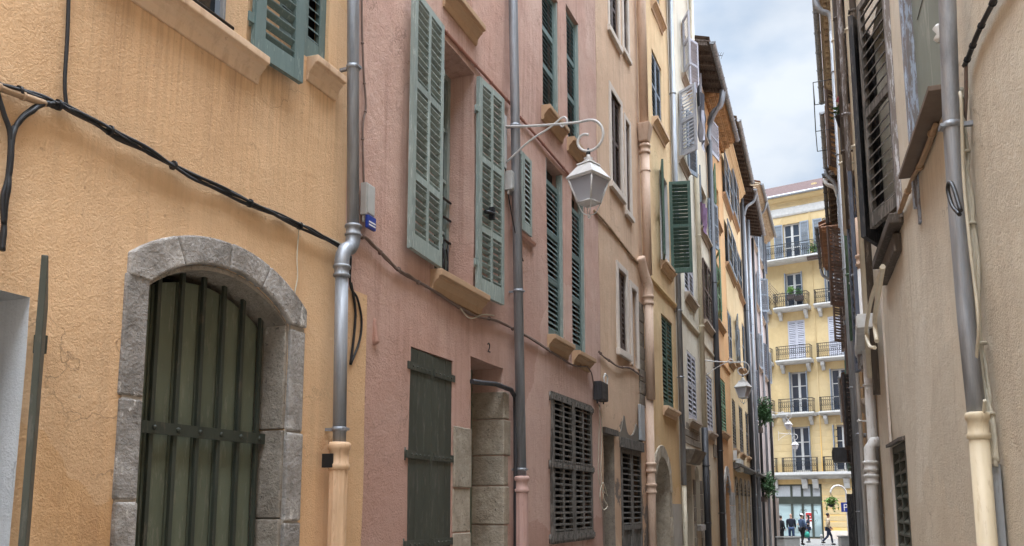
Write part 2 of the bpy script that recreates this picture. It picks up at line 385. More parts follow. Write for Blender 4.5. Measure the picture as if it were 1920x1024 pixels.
t.col(t.mix(t.ramp(t.z(), .0, .3), (.66,.67,.72), (.4,.38,.42))); M['frost'] = t.m
def leafmat(name, a, b):
    t = NT(name); t.col(t.mix(t.ramp(t.noise(9, 3), .35, .65), a, b)); m = t.set(.6, 0, .3); return m
M['leaf'] = leafmat('dark_green_leaf', (.035,.085,.03), (.07,.13,.045))
M['leaf_light'] = leafmat('bright_green_leaf', (.1,.2,.05), (.17,.28,.07))
M['flower'] = leafmat('pink_petal', (.55,.12,.2), (.6,.25,.3))
M['stem'] = plain('brown_stem', (.1,.07,.04), .9)
def paving(name, c1, c2, mortar, sx, sy):
    t = NT(name); b = t.n.new('ShaderNodeTexBrick'); v = t.map((sx, sy, 1)); t.link(v, b.inputs['Vector'])
    b.inputs['Color1'].default_value = (*c1, 1); b.inputs['Color2'].default_value = (*c2, 1); b.inputs['Mortar'].default_value = (*mortar, 1)
    b.inputs['Scale'].default_value = 1; b.inputs['Mortar Size'].default_value = .015; b.inputs['Bias'].default_value = 0
    q = t.mix(t.ramp(t.noise(.8, 6), .35, .7, 0, .4), b.outputs['Color'], mul(c1, .6)); t.col(q)
    t.bump(t.math('ADD', t.noise(30, 4), t.math('MULTIPLY', b.outputs['Fac'], -2)), .4, .008); return t.set(.7, 0, .3)
M['paving'] = paving('street_paving', (.36,.34,.31), (.3,.285,.26), (.15,.14,.13), 2.2, 1.6)
M['square'] = paving('square_paving', (.22,.21,.195), (.19,.18,.17), (.11,.105,.1), 1.6, 1.6)
M['ground'] = stucco('ground', (.25,.23,.2), (.3,.27,.23), (.15,.13,.12), 30)
# ------------------------------------------------------------------ building kit
def arch_pts(u0, u1, vs, rise, n=14):
    w = u1-u0; R = (w*w/4+rise*rise)/(2*rise); cu = (u0+u1)/2; cv = vs+rise-R
    a0 = math.atan2(vs-cv, u0-cu); a1 = math.atan2(vs-cv, u1-cu)
    if a0 < 0: a0 += 2*PI
    return [(cu+R*math.cos(a0+(a1-a0)*i/n), cv+R*math.sin(a0+(a1-a0)*i/n)) for i in range(n+1)]
def cuts(a, b, extra, step):
    c = sorted(set([a, b]+[x for x in extra if a < x < b])); out = [c[0]]
    for x in c[1:]:
        if x-out[-1] < 1e-3: continue
        p = out[-1]; n = max(1, int((x-p)/step+.5))
        out += [p+(x-p)*i/n for i in range(1, n+1)]
    return out

class House:
    def __init__(s, W, u0, u1, top, mat, label, back=7, amp=.014, depth=.2, seed=0, name='town_house', group=None):
        s.W = W; s.u0 = u0; s.u1 = u1; s.top = top; s.mats = [M[mat]]; s.back = back; s.amp = amp; s.depth = depth; s.ops = []; s.seed = seed
        s.g = min(W.ground(u0), W.ground(u1))
        s.root = thing(name, W, ((u0+u1)/2, -1, s.g), label, 'house', group)
    def d(s, u, v): return s.amp*(mnoise.noise((u*.8, v*.8, s.seed))*1.2+mnoise.noise((u*3, v*3, s.seed+5))*.35)
    def op(s, r, depth=None, rise=0, rm=0):
        s.ops.append(dict(u0=r[0], u1=r[1], v0=r[2], v1=r[3], depth=depth or s.depth, rise=rise, rm=rm))
    def finish(s, step=.3):
        mb = MB(); g = s.g-.3
        us = cuts(s.u0, s.u1, [x for o in s.ops for x in (o['u0'], o['u1'])], step)
        vs = cuts(g, s.top, [x for o in s.ops for x in (o['v0'], o['v1'])], step)
        V = [(u, s.d(u, v), v) for v in vs for u in us]; n = len(us); fs = []
        for j in range(len(vs)-1):
            for i in range(n-1):
                cu = (us[i]+us[i+1])/2; cv = (vs[j]+vs[j+1])/2
                if any(o['u0'] < cu < o['u1'] and o['v0'] < cv < o['v1'] for o in s.ops): continue
                fs.append((j*n+i, j*n+i+1, (j+1)*n+i+1, (j+1)*n+i))
        mb.add(V, fs, True)
        for o in s.ops:
            mb.mi = 0
            iu = [u for u in us if o['u0']-1e-3 < u < o['u1']+1e-3]; D = o['depth']
            if o['rise']:
                vsp = o['v1']-o['rise']; A = arch_pts(o['u0'], o['u1'], vsp, o['rise']); h = len(A)//2
                L = [(a[0], s.d(*a), a[1]) for a in A]
                mb.add([(o['u0'], s.d(o['u0'], o['v1']), o['v1'])]+L[:h+1], [(0, k+1, k+2) for k in range(h)], True)
                mb.add([(o['u1'], s.d(o['u1'], o['v1']), o['v1'])]+L[h:], [(0, k+1, k+2) for k in range(len(L)-h-1)], True)
                mb.mi = o['rm']
                mb.add(L+[(p[0], -D, p[2]) for p in L], [(k, k+1, len(L)+k+1, len(L)+k) for k in range(len(L)-1)], True)
                vt = vsp
            else:
                vt = o['v1']; mb.mi = o['rm']
                mb.add([(u, s.d(u, vt), vt) for u in iu]+[(u, -D, vt) for u in iu], [(k, k+1, len(iu)+k+1, len(iu)+k) for k in range(len(iu)-1)])
            mb.mi = o['rm']
            iv = [v for v in vs if o['v0']-1e-3 < v < vt-1e-3]+[vt]
            for u in (o['u0'], o['u1']):
                mb.add([(u, s.d(u, v), v) for v in iv]+[(u, -D, v) for v in iv], [(k, k+1, len(iv)+k+1, len(iv)+k) for k in range(len(iv)-1)])
            mb.add([(u, s.d(u, o['v0']), o['v0']) for u in iu]+[(u, -D, o['v0']) for u in iu], [(k, k+1, len(iu)+k+1, len(iu)+k) for k in range(len(iu)-1)])
        mb.mi = 0; e = .004
        for u, q in ((s.u0, s.u0+e), (s.u1, s.u1-e)):
            mb.add([(u, s.d(u, v), v) for v in vs]+[(q, -.1, v) for v in vs]+[(q, -s.back, v) for v in vs],
                   [(k+r*len(vs), k+1+r*len(vs), (r+1)*len(vs)+k+1, (r+1)*len(vs)+k) for r in (0, 1) for k in range(len(vs)-1)])
        mb.quad((s.u0, -s.back, g), (s.u1, -s.back, g), (s.u1, -s.back, s.top), (s.u0, -s.back, s.top))
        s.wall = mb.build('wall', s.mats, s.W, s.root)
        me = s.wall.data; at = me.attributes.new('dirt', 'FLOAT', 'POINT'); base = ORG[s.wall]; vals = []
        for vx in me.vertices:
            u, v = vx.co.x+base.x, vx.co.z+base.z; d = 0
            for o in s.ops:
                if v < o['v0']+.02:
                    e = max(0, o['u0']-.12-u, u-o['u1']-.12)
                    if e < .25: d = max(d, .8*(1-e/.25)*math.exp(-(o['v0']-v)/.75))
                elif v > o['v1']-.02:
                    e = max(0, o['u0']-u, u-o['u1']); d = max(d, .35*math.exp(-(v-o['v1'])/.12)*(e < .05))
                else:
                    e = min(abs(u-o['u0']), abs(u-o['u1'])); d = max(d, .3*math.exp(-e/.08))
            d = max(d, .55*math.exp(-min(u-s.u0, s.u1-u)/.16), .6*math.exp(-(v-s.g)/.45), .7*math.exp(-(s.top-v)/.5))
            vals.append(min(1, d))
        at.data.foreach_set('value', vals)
        # near-black sheets in the openings paint the shade of unlit rooms
        return s

def frame_window(H, r, depth, fm='white_trim', gm='pane', cols=2, rows=3, fw=.05, tag_=None, name='window', bar=.03):
    W = H.W; u0, u1, v0, v1 = r; f = MB(); o0, o1 = -depth, -depth+.06
    f.box(u0, u0+fw, o0, o1, v0, v1); f.box(u1-fw, u1, o0, o1, v0, v1)
    f.box(u0+fw, u1-fw, o0, o1, v0, v0+fw*1.3); f.box(u0+fw, u1-fw, o0, o1, v1-fw, v1)
    w = (u1-u0-2*fw)/cols
    for i in range(1, cols):
        x = u0+fw+w*i; b = fw*.8 if cols == 2 else bar
        f.box(x-b, x+b, o0, o1-.004, v0+fw*1.3, v1-fw)
    h = (v1-v0-2.3*fw)/rows
    for j in range(1, rows):
        y = v0+1.3*fw+h*j; f.box(u0+fw, u1-fw, o0+.01, o1-.012, y-bar/2, y+bar/2)
    win = f.build(name, M[fm], W, H.root)
    p = MB(); p.box(u0+.01, u1-.01, o0+.015, o0+.022, v0+.02, v1-.02)
    p.build('pane', M[gm], W, win)
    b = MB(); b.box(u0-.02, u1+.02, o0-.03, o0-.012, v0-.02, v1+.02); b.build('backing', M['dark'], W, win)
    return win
def dark_back(H, r, depth, mat='dark', name='recess_shade'):  # sheet behind an opening, coloured as the shade inside
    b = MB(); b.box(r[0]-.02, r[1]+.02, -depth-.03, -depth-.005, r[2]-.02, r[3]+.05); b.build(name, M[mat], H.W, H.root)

SILL = [(-.01,-.17),(.02,-.17),(.03,-.115),(.055,-.085),(.075,-.07),(.075,-.055),(.105,-.05),(.105,0),(-.01,.008)]
def sill(H, u0, u1, v, mat='sill', k=1.0, parent=None):
    m = MB(); m.prof([(o*k if o > 0 else o, v+z*k) for o, z in SILL], u0, u1)
    return m.build('sill', M[mat], H.W, parent or H.root, bevel=.006)
def ledge(H, u0, u1, v, pts, mat, name='moulding'):
    m = MB(); m.prof([(o, v+z) for o, z in pts], u0, u1); return m.build(name, M.get(mat+'_trim', M[mat]), H.W, H.root)
def surround(H, r, w, mat='surround', o=.025, name='window_surround', bottom=True):
    u0, u1, v0, v1 = r; m = MB()
    m.box(u0-w, u0, -.03, o, v0, v1+w); m.box(u1, u1+w, -.03, o, v0, v1+w); m.box(u0, u1, -.03, o-.002, v1, v1+w)
    if bottom: m.box(u0-w*1.3, u1+w*1.3, -.03, o+.03, v0-w, v0)
    return m.build(name, M[mat], H.W, H.root, bevel=.006)

def leaf(H, W, hu, side, ho, v0, v1, w, ang, mat, panels=(1,), cols=1, pitch=.05, th=.035, sw=.065, solid=False, hinges=(), rise=.8,
         label=None, parent=None, straps=None, botrail=.1, st=.007, name='shutter', slope=0):
    mb = MB(); a = math.radians(ang); ca, sa = math.cos(a), math.sin(a)
    def xf(p):
        x, t, v = p; t -= th
        return (hu+side*(x*ca-t*sa), ho+x*sa+t*ca, v+slope*x)
    mb.xf = xf; h = v1-v0
    if solid:
        n = 3
        for i in range(n): mb.box(w*i/n+(.002 if i else 0), w*(i+1)/n-.002, 0, th, v0, v1)
    else:
        mb.box(0, sw, 0, th, v0, v1); mb.box(w-sw, w, 0, th, v0, v1)
        iw = (w-2*sw)
        tot = sum(panels); y = v0+botrail; H_ = h-botrail-sw-sw*(len(panels)-1)
        mb.box(sw, w-sw, .001, th-.001, v0, v0+botrail); mb.box(sw, w-sw, .001, th-.001, v1-sw, v1)
        for pi, pf in enumerate(panels):
            ph = H_*abs(pf)/sum(abs(q) for q in panels)
            if pi: mb.box(sw, w-sw, .001, th-.001, y-sw, y)
            cs = sw*.8; cw = (iw-cs*(cols-1))/cols
            for c in range(cols):
                x0 = sw+c*(cw+cs)
                if c: mb.box(x0-cs, x0, .001, th-.001, y, y+ph)
                if pf < 0:
                    mb.box(x0, x0+cw, th*.25, th*.6, y, y+ph); continue
                n = max(2, int(ph/pitch)); pp = ph/n
                for k in range(n):
                    z = y+pp*k+.1*pp; R = pp*min(.95, rise+.22)*(1+.05*random.uniform(-1, 1)); dz = random.uniform(-.06, .06)*pp; z += random.uniform(-.04, .04)*pp
                    mb.hexa([(x0,th-.003,z),(x0+cw,th-.003,z+dz),(x0+cw,.003,z+R-st),(x0,.003,z+R-st),
                             (x0,th-.003,z+st),(x0+cw,th-.003,z+st),(x0+cw,.003,z+R),(x0,.003,z+R)])
            y += ph+sw
    lf = mb.build(name, M[mat], W, parent or H.root, bevel=.003 if solid else 0)
    if label: lf['label'] = label
    if straps or hinges:
        face = th if (straps and straps[1] > 0) else 0
        for z in (straps[0] if straps else hinges):
            hb = MB(); hb.xf = xf
            if straps:
                hb.box(-.05, w*.93, th+.001, th+.011, z-.03, z+.03)
                for k in range(5): hb.ball((w*(.08+.19*k), th+.012, z), .009, n=6, m=4)
                hb.tube([(-.05, th*.6, z-.05), (-.05, th*.6, z+.05)], .016, 8)
            else:
                hb.box(-.045, .0, th*.3, th*.3+.012, z-.03, z+.03); hb.tube([(-.005, th+.004, z-.04), (-.005, th+.004, z+.04)], .011, 6)
            hb.build('hinge', M[mat], W, lf)
    return lf
def shut_pair(H, r, mat, ho=-.02, la=0, ra=0, **k):
    u0, u1, v0, v1 = r; w = (u1-u0)/2-.004; W = H.W
    if la is not None: leaf(H, W, u0, 1, ho if la < 60 else max(ho, .03), v0+.015, v1-.015, w, la, mat, **k)
    if ra is not None: leaf(H, W, u1, -1, ho if ra < 60 else max(ho, .03), v0+.015, v1-.015, w, ra, mat, **k)

def P3(W, pts, o=.03): return [(*(lambda q: (q[0], (p[2] if len(p) > 2 else o), q[1]))(W.at(p[0], p[1], p[2] if len(p) > 2 else o)),) for p in pts]
def pipe(H, pts, r, mat, brackets=(), name='drainpipe', n=12, smooth=False, bm=None):
    W = H.W; P = spline(pts, 5) if smooth else pts
    m = MB(); m.tube(P, r, n); o = m.build(name, M[mat], W, H.root)
    for v in brackets:
        for a, b in zip(P, P[1:]):
            lo, hi = sorted((a[2], b[2]))
            if lo <= v <= hi:
                t = (v-a[2])/(b[2]-a[2]); c = Vector(a).lerp(Vector(b), t); q = MB()
                q.lathe((c.x, c.y, c.z), [(r+.001,-.014),(r+.006,-.014),(r+.006,.014),(r+.001,.014)], n)
                q.box(c.x-.012, c.x+.012, -.01, c.y-r*.9, c.z-.01, c.z+.01)
                q.box(c.x-.03, c.x+.03, c.y+r*.8, c.y+r+.014, c.z-.008, c.z+.008)
                q.build('pipe_bracket', M[bm or mat], W, o); break
    return o
def collar(H, c, r, mat, name='pipe_collar', parent=None, h=.1):
    m = MB(); m.lathe(c, [(r*1.02,-h*.9),(r*1.25,-h*.8),(r*1.3,-h*.55),(r*1.12,-h*.45),(r*1.12,h*.25),(r*1.3,h*.35),(r*1.36,h*.6),(r*1.25,h*.75),(r*1.02,h*.8)], 18)
    return m.build(name, M[mat], H.W, parent or H.root)
def fluted(H, a, b, r, mat, name='cast_iron_drainpipe'):
    m = MB(); n = 40; vs = []; P = [Vector(b).lerp(Vector(a), i/6) for i in range(7)]
    for p in P:
        for k in range(n):
            q = 2*PI*k/n; rr = r*(1+.07*math.cos(10*q)); vs.append((p.x+rr*math.cos(q), p.y+rr*math.sin(q), p.z))
    m.add(vs, [(i*n+k, i*n+(k+1)%n, (i+1)*n+(k+1)%n, (i+1)*n+k) for i in range(6) for k in range(n)], True)
    return m.build(name, M[mat], H.W, H.root)
def cable(name, W, pts, o, r, mat, label, strands=1, cat='cable', group=None, spread=None, k=8, ties=0):
    P = spline(P3(W, pts, o), k); m = MB(); spread = spread or r*1.1
    for s_ in range(strands):
        ph = random.uniform(0, 6); sd = random.uniform(0, 99)
        Q = []
        for i, p in enumerate(P):
            a = ph+i*.22*(1 if s_ % 2 else -1)+s_*2.1; w = spread*(0 if strands == 1 else .6+.7*mnoise.noise((i*.25, sd, 0)))
            Q.append((p[0], max(r*1.1, p[1]+math.cos(a)*w+r), p[2]+math.sin(a)*w+(.004*mnoise.noise((i*.35, sd, 3)) if strands > 1 else 0)))
        m.tube(Q, r*(1 if s_ < 3 else .7), 6)
    ob = m.build(name, M[mat], W)
    tag(ob, label, cat, group)
    if ties:
        for i in range(2, len(P)-1, max(1, len(P)//ties)):
            q = MB(); d = (Vector(P[i+1])-Vector(P[i-1])).normalized()*.006
            rr = spread*.7+r*1.3 if strands > 1 else r*1.3; c = Vector(P[i])+Vector((0, r, 0))
            q.tube([c-d, c+d], rr, 8); q.build('cable_clip', M[mat], W, ob)
    return ob
def tiles(m, u0, u1, o0, v0, o1, v1, pitch=.2, h=.05, rows=12):
    n = int((u1-u0)/pitch)*6; vs = []
    for j in range(rows+1):
        t = j/rows; o = o0+(o1-o0)*t; v = v0+(v1-v0)*t
        for i in range(n+1):
            u = u0+(u1-u0)*i/n; ph = (u-u0)/pitch
            vs.append((u, o, v+h*abs(math.cos(PI*ph))+.012*(rows-j)/rows))
    N = n+1
    m.add(vs, [(j*N+i, j*N+i+1, (j+1)*N+i+1, (j+1)*N+i) for j in range(rows) for i in range(n)], True)
    m.add([(v[0], v[1], v[2]) for v in vs[:N]]+[(v[0], v[1]-.02, v[2]-.035) for v in vs[:N]], [(i, i+1, N+i+1, N+i) for i in range(n)])
def roof(H, out, v, slope=.32, tile='tile', under='eave_wood', style='rafter', gutter=None, u0=None, u1=None, gr=.07):
    W = H.W; u0 = H.u0 if u0 is None else u0; u1 = H.u1 if u1 is None else u1
    B = H.back*.55; m = MB(); tiles(m, u0, u1, out, v+.06, -B, v+.06+slope*(out+B)); tiles(m, u0, u1, -H.back-.3, v+.06+slope*(out-.3), -B, v+.06+slope*(out+B))
    rf = m.build('roof', M[tile], W, H.root, flip=False)
    e = MB(); e.hexa([(u0,-.4,v+slope*out+.1-.04),(u1,-.4,v+slope*out+.1-.04),(u1,out-.01,v-.005),(u0,out-.01,v-.005),
                      (u0,-.4,v+slope*(out+.4)+.03),(u1,-.4,v+slope*(out+.4)+.03),(u1,out-.01,v+.03),(u0,out-.01,v+.03)])
    n = max(2, int((u1-u0)/.45))
    if style == 'rafter':
        for i in range(n+1):
            x = u0+.05+(u1-u0-.1)*i/n
            e.hexa([(x-.04,-.02,v+slope*out-.14),(x+.04,-.02,v+slope*out-.14),(x+.04,out-.06,v-.09),(x-.04,out-.06,v-.09),
                    (x-.04,-.02,v+slope*out+.05),(x+.04,-.02,v+slope*out+.05),(x+.04,out-.06,v-.006),(x-.04,out-.06,v-.006)])
    else:                                       # stepped rows of tile corbels (genoise)
        for k in range(3):
            z1 = v-.01-k*.13; oo = out*(1-(k+.3)/3.3)
            e.box(u0+.002*k, u1-.002*k, -.05, oo, z1-.045, z1)
            nn = int((u1-u0)/.22)
            for i in range(nn):
                x = u0+.11+(u1-u0-.22)*i/max(1, nn-1); e.tube([(x, -.02, z1-.075), (x, oo-.03, z1-.075)], .06, 7)
    e.build('eaves', M[under], W, rf)
    if gutter:
        g = MB(); pts = [(out+.06+gr*math.cos(q), v+.0+gr*math.sin(q)) for q in [PI+PI*i/8 for i in range(9)]]
        inn = [(out+.06+(gr-.012)*math.cos(q), v+.0+(gr-.012)*math.sin(q)) for q in [2*PI-PI*i/8 for i in range(9)]]
        g.prof(pts+inn, u0+.03, u1-.03)
        k = int((u1-u0)/.8)+1
        for i in range(k+1):
            x = u0+.05+(u1-u0-.13)*i/k
            g.prof([(out+.06+(gr+.012)*math.cos(q), v+(gr+.012)*math.sin(q)) for q in [PI+PI*i/8 for i in range(9)]]+[(out+.06+gr, v+.012), (out+.06-gr, v+.012)], x, x+.03)
        g.build('gutter', M[gutter], W, rf)
    return rf
def mason(m, u0, u1, v0, v1, o, rows, seed=0, cols=1):
    rnd = random.Random(seed); v = v0; h = (v1-v0)/rows
    for j in range(rows):
        hh = h*rnd.uniform(.85, 1.15) if j < rows-1 else v1-v
        cs = [u0]+sorted(u0+(u1-u0)*(k+rnd.uniform(.25, .75))/cols for k in range(cols-1))+[u1] if cols > 1 else [u0, u1]
        for a, b in zip(cs, cs[1:]): m.box(a+.004, b-.004, -.02, o+rnd.uniform(-.008, .008), v+.004, v+hh-.004)
        v += hh
def text_mesh(body, size, W, pos, mat, parent, name='letter', depth=.003):
    c = bpy.data.curves.new('tmp', 'FONT'); c.body = body; c.size = size; c.align_x = 'CENTER'; c.extrude = depth
    o = bpy.data.objects.new('tmp', c); COL.objects.link(o)
    me = bpy.data.meshes.new_from_object(o.evaluated_get(bpy.context.evaluated_depsgraph_get()))
    bpy.data.objects.remove(o)
    s = 1 if W.sgn < 0 else -1                  # reads left to right for somebody facing the wall
    for v in me.vertices: v.co = Vector((v.co.x*s, -s*0+W.sgn*v.co.z, v.co.y))
    me.materials.clear(); me.materials.append(mat); me.update(); me.name = name
    ob = bpy.data.objects.new(name, me); COL.objects.link(ob); ORG[ob] = Vector(pos); place(ob, W, ORG[ob], parent); return ob
# ------------------------------------------------------------------ plan of the left row of houses
def node(p, slope, px):
    k = (px-CX)/F*CP; Z = (p.x-slope*p.y)/(k-slope); return Vector((k*Z, Z))
L1 = node(Vector((-3.48, 0)), .4046, 634)
L0 = Vector((L1.x-.43*(L1.y+5), -5))
L2 = node(L1, .4046, 1130); L3 = node(L2, .4046, 1215); L4 = node(L3, .400, 1277)
L5 = node(L4, .385, 1320); L6 = node(L5, .375, 1347); L7 = node(L6, .372, 1377)
L8 = node(L7, .365, 1409); L9 = node(L8, .358, 1428); L10 = Vector((plan(1455, 46).x, 46))
FY = Frame(L0, L1, -1); FP = Frame(L1, L2, -1); FC = Frame(L2, L3, -1); FO = Frame(L3, L4, -1); FA = Frame(L4, L5, -1)
FB = Frame(L5, L6, -1); FG = Frame(L6, L7, -1); FW = Frame(L7, L8, -1); F8 = Frame(L8, L9, -1); F9 = Frame(L9, L10, -1)

# ---- 1 yellow house, nearest on the left
H = House(FY, 0, FY.L, 11.5, 'yellow', 'ochre yellow plastered house nearest on the left, with a stone arched window', seed=1)
H.mats.append(M['white_reveal'])
W = FY
# window high on the wall with one open leaf
a = W.at(460, 60); b = W.at(492, 130); s0 = W.at(240, 5)
rA = (a[0]-1.05, a[0], W.at(480, 118)[1]+.02, W.at(480, 118)[1]+1.9)
H.op(rA, .24)
fw_ = frame_window(H, rA, .22, 'greyblue', cols=2, rows=3)
sill(H, rA[0]-.12, W.at(482, 128)[0], rA[2], 'sill', .95)
m = MB(); z = rA[2]+.16; m.tube([(rA[0]+.01, -.09, z), (rA[1]-.01, -.09, z)], .014, 8); m.box(rA[0]+.01, rA[1]-.01, -.11, -.07, z-.15, z-.125)
m.build('guard_rail', M['black'], W, H.root)
lw = (W.at(572, 120)[0]-a[0])*.74
leaf(H, W, rA[1]+.01, -1, .035, (W.at(470, 97)[1]+W.at(572, 160)[1])/2-.06, rA[3], lw, 176, 'teal', (1, 1), 1, .075, .035, .085, hinges=(rA[2]+.2, rA[3]-.3), botrail=.13, rise=.25)
rB = (W.at(521, 60)[0], W.at(617, 60)[0], W.at(600, 128)[1], W.at(600, 128)[1]+1.8)
H.op(rB, .14); dark_back(H, rB, .12)
shut_pair(H, rB, 'teal', -.03, la=0, ra=0, pitch=.07, sw=.07, panels=(1, 1), rise=.3, botrail=.16)
sill(H, W.at(573, 120)[0], W.at(628, 160)[0], rB[2], 'sill', .95)
# arched stone window with an iron grille
u0 = W.at(262, 780)[0]; u1 = W.at(534, 800)[0]
v1 = W.at(395, 494)[1]; vs_ = (W.at(277, 527)[1]+W.at(545, 612)[1])/2
rS = (u0, u1, .12, v1); rise = max(.12, v1-vs_)
H.op(rS, .38, rise)
sw_ = .17
m = MB(); rnd = random.Random(4)
uo0 = W.at(222, 740)[0]; uo1 = W.at(563, 800)[0]
for (x0, x1, rows) in ((uo0, u0, [.12, .62, 1.18, 1.62, 2.12, vs_+.02]), (u1, uo1, [.12, .5, 1.1, 1.5, 2.05, vs_-.02])):
    for a, b in zip(rows, rows[1:]):
        q = rnd.uniform(-.006, .006); m.box(x0+rnd.uniform(-.012, .012)*(x0 == uo0), x1+rnd.uniform(-.012, .012)*(x1 == uo1), -.3, .022+q, a+.005, b-.005)
A = arch_pts(u0, u1, vs_, rise, 18); th = .2
B_ = arch_pts(uo0, uo1, vs_+.12, rise+th*.92-.15, 18)
for lo, hi in ((0, 4), (4, 9), (9, 13), (13, 18)):
    pts = [A[i] for i in range(lo, hi+1)]+[B_[i] for i in range(hi, lo-1, -1)]
    if lo == 0: pts.append((uo0, vs_+.004))
    if hi == 18: pts.insert(hi-lo+1, (uo1, vs_+.004))
    c = sum(p[0] for p in pts)/len(pts); pts = [(p[0]+(c-p[0])*.012, p[1]) for p in pts]
    m.profo(pts, -.3, .026+rnd.uniform(-.006, .006))
m.build('stone_surround', M['stone'], W, H.root, bevel=.012)
m = MB(); m.box(uo0+.01, u0-.001, -.2, .012, .12, vs_); m.box(u1+.001, uo1-.01, -.2, .012, .12, vs_)
m.profo([(p[0], p[1]+.004) for p in A]+[(p[0]-(p[0]-(u0+u1)/2)*.01, p[1]-.02) for p in B_[::-1]], -.2, .013)
m.build('mortar_joints', M['mortar'], W, H.root)
m = MB(); dpt = .37
for (x, ) in (): pass
m.box(u0-.02, u1+.02, -dpt-.05, -dpt, .12, vs_+rise); m.build('recess_shade', M['dark'], W, H.root)  # near-black sheet paints the shade behind planks and bars
# planked board behind the bars and right-hand stone reveal
mS = MB()
for a, b in zip([.12, .55, 1.12, 1.52, 2.06], [.55, 1.12, 1.52, 2.06, vs_]):
    mS.box(u1-.018-rnd.uniform(0, .008), u1+.05, -.36, -.003, a+.004, b-.004)
mS.build('stone_reveal', M['stone_reveal'], W, H.root, bevel=.008)
mS = MB()
for a, b in zip([.12, .55, 1.12, 1.52, 2.06], [.55, 1.12, 1.52, 2.06, vs_]): mS.box(u0-.05, u0+.012, -.36, -.003, a+.004, b-.004)
mS.build('stone_reveal', M['stone_reveal'], W, H.root, bevel=.008)
mS = MB(); A2 = arch_pts(u0+.004, u1-.004, vs_, rise-.004, 18); A3 = arch_pts(u0+.004, u1-.004, vs_-.02, rise-.012, 18)
mS.profo([*A2, *A3[::-1]], -.36, -.004); mS.build('arch_soffit', M['stone_reveal'], W, H.root)
m = MB(); bw = (u1-u0-.1)/6; x = u0+.03
for i in range(6):
    xa, xb = x+bw*i+.006, x+bw*(i+1)-.006
    def top(q): 
        c = (u0+u1)/2; return vs_+rise*.92*(1-((q-c)/((u1-u0)/2))**2)-.06
    m.profo([(xa, .14), (xb, .14), (xb, top(xb)), ((xa+xb)/2, top((xa+xb)/2)), (xa, top(xa))], -.215, -.18)
m.build('plank_shutter', M['olive'], W, H.root, bevel=.004)
m = MB(); tops = [285, 330, 370, 401, 436, 461, 492]
xs = [u0+.055+(u1-u0-.13)*i/6 for i in range(7)]
for x in xs:
    c = (u0+u1)/2; tv = vs_+rise*(1-((x-c)/((u1-u0)/2))**2)-.005
    m.box(x-.0135, x+.0135, -.168, -.144, .13, tv)
g = m.build('window_grille', M['iron'], W, H.root, bevel=.003)
m = MB(); zc = W.at(380, 806)[1]
m.box(u0-.035, u1+.02, -.143, -.128, zc-.032, zc+.032)
for x in xs: m.ball((x, -.127, zc), .015, .012, .015, 8, 5)
m.build('grille_crossbar', M['iron'], W, g)
# doorway at the left edge
u1d = W.at(45, 700)[0]; vt = W.at(66, 560)[1]
rD = (u1d-1.15, u1d, -.05, vt); H.op(rD, .5, 0, 1)
dark_back(H, rD, .49, 'interior')
hinge_u = u1d+.05
hp = W.world(hinge_u, .05, 0); dirc = Vector((-hp.x, -hp.y)).normalized()
ang = math.degrees(math.atan2(dirc.dot(W.n), -dirc.dot(W.d)))
leaf(H, W, hinge_u, -1, .05, .15, vt-.03, .86, ang-.7, 'olive_dark', solid=True, th=.022, label='dark green plank leaf swung open', name='shutter')
m = MB(); zz = W.at(60, 645)[1]
m.box(hinge_u-.02, hinge_u+.015, .0, .045, zz-.04, zz+.04); m.box(hinge_u-.02, hinge_u+.02, .0, .05, .8, .9); m.build('hinge', M['olive_dark'], W, H.root)
# painted patch right of the downpipe belongs to this house
H.finish(.14)
roof(H, .5, 11.5, gutter='zinc')
HY = H

# ---- 2 pink house
W = FP
H = House(W, 0, W.L, 13, 'pink', 'dusty pink plastered house with number 2 above its stone doorway', seed=2)
H.mats.append(M['stone_warm'])
x0 = W.at(632, 700)[0]; x1 = W.at(679, 760)[0]
m = MB(); n = 14; zt = W.at(687, 556)[1]
ys = [-.25+(zt+.25)*i/n for i in range(n+1)]
V = [(x, .012+H.d(x, y)*(1)+.006, y) for y in ys for x in (.002, x1*.5, x1+.012*mnoise.noise((y*2, 0, 0)))]
m.add(V, [(3*j+i, 3*j+i+1, 3*j+i+4, 3*j+i+3) for j in range(n) for i in (0, 1)])
m.add([(V[3*j+2]) for j in range(n+1)]+[(V[3*j+2][0], -.02, V[3*j+2][2]) for j in range(n+1)], [(j, j+1, n+2+j, n+1+j) for j in range(n)])
m.add([V[-3], V[-2], V[-1]]+[(p[0], -.02, p[2]) for p in V[-3:]], [(0, 1, 4, 3), (1, 2, 5, 4)])
m.build('plaster_patch', M['yellow'], W, H.root)
H.root['label'] = 'dusty pink plastered house with number 2 above its stone doorway'
# tall first-floor window with two open leaves
r1 = W.rect((813, 52), (820, 512), (889, 350)); H.op(r1, .34)
frame_window(H, r1, .32, 'sage', cols=2, rows=4, fw=.055)
sill(H, W.at(806, 520)[0], W.at(899, 560)[0], r1[2]-.005, 'sill_brown', 1.1)
lw1 = (r1[1]-r1[0])/2
lv0 = r1[2]-.02; lv1 = r1[3]+.02
vb = W.at(893, 545)[1]; 
leaf(H, W, r1[0]+.01, 1, .03, W.at(818, 497, .06)[1], lv1+.02, W.at(820, 300)[0]-W.at(755, 300)[0], 176.5, 'sage', (1, 1.6, 1.6), 2, .062, .04, .06, hinges=(lv0+.3, lv1-.4), botrail=.13, rise=.2)
leaf(H, W, r1[1]-.03, -1, .03, W.at(893, 548, .06)[1], W.at(889, 132, .06)[1], W.at(932, 400)[0]-r1[1]-.03, 176, 'sage', (1, 1.4, 1.6), 2, .062, .04, .06, hinges=(lv0+.3, lv1-.4), botrail=.16, rise=.2)
gm = MB(); ga, gb = r1[0]+.02, r1[1]-.01
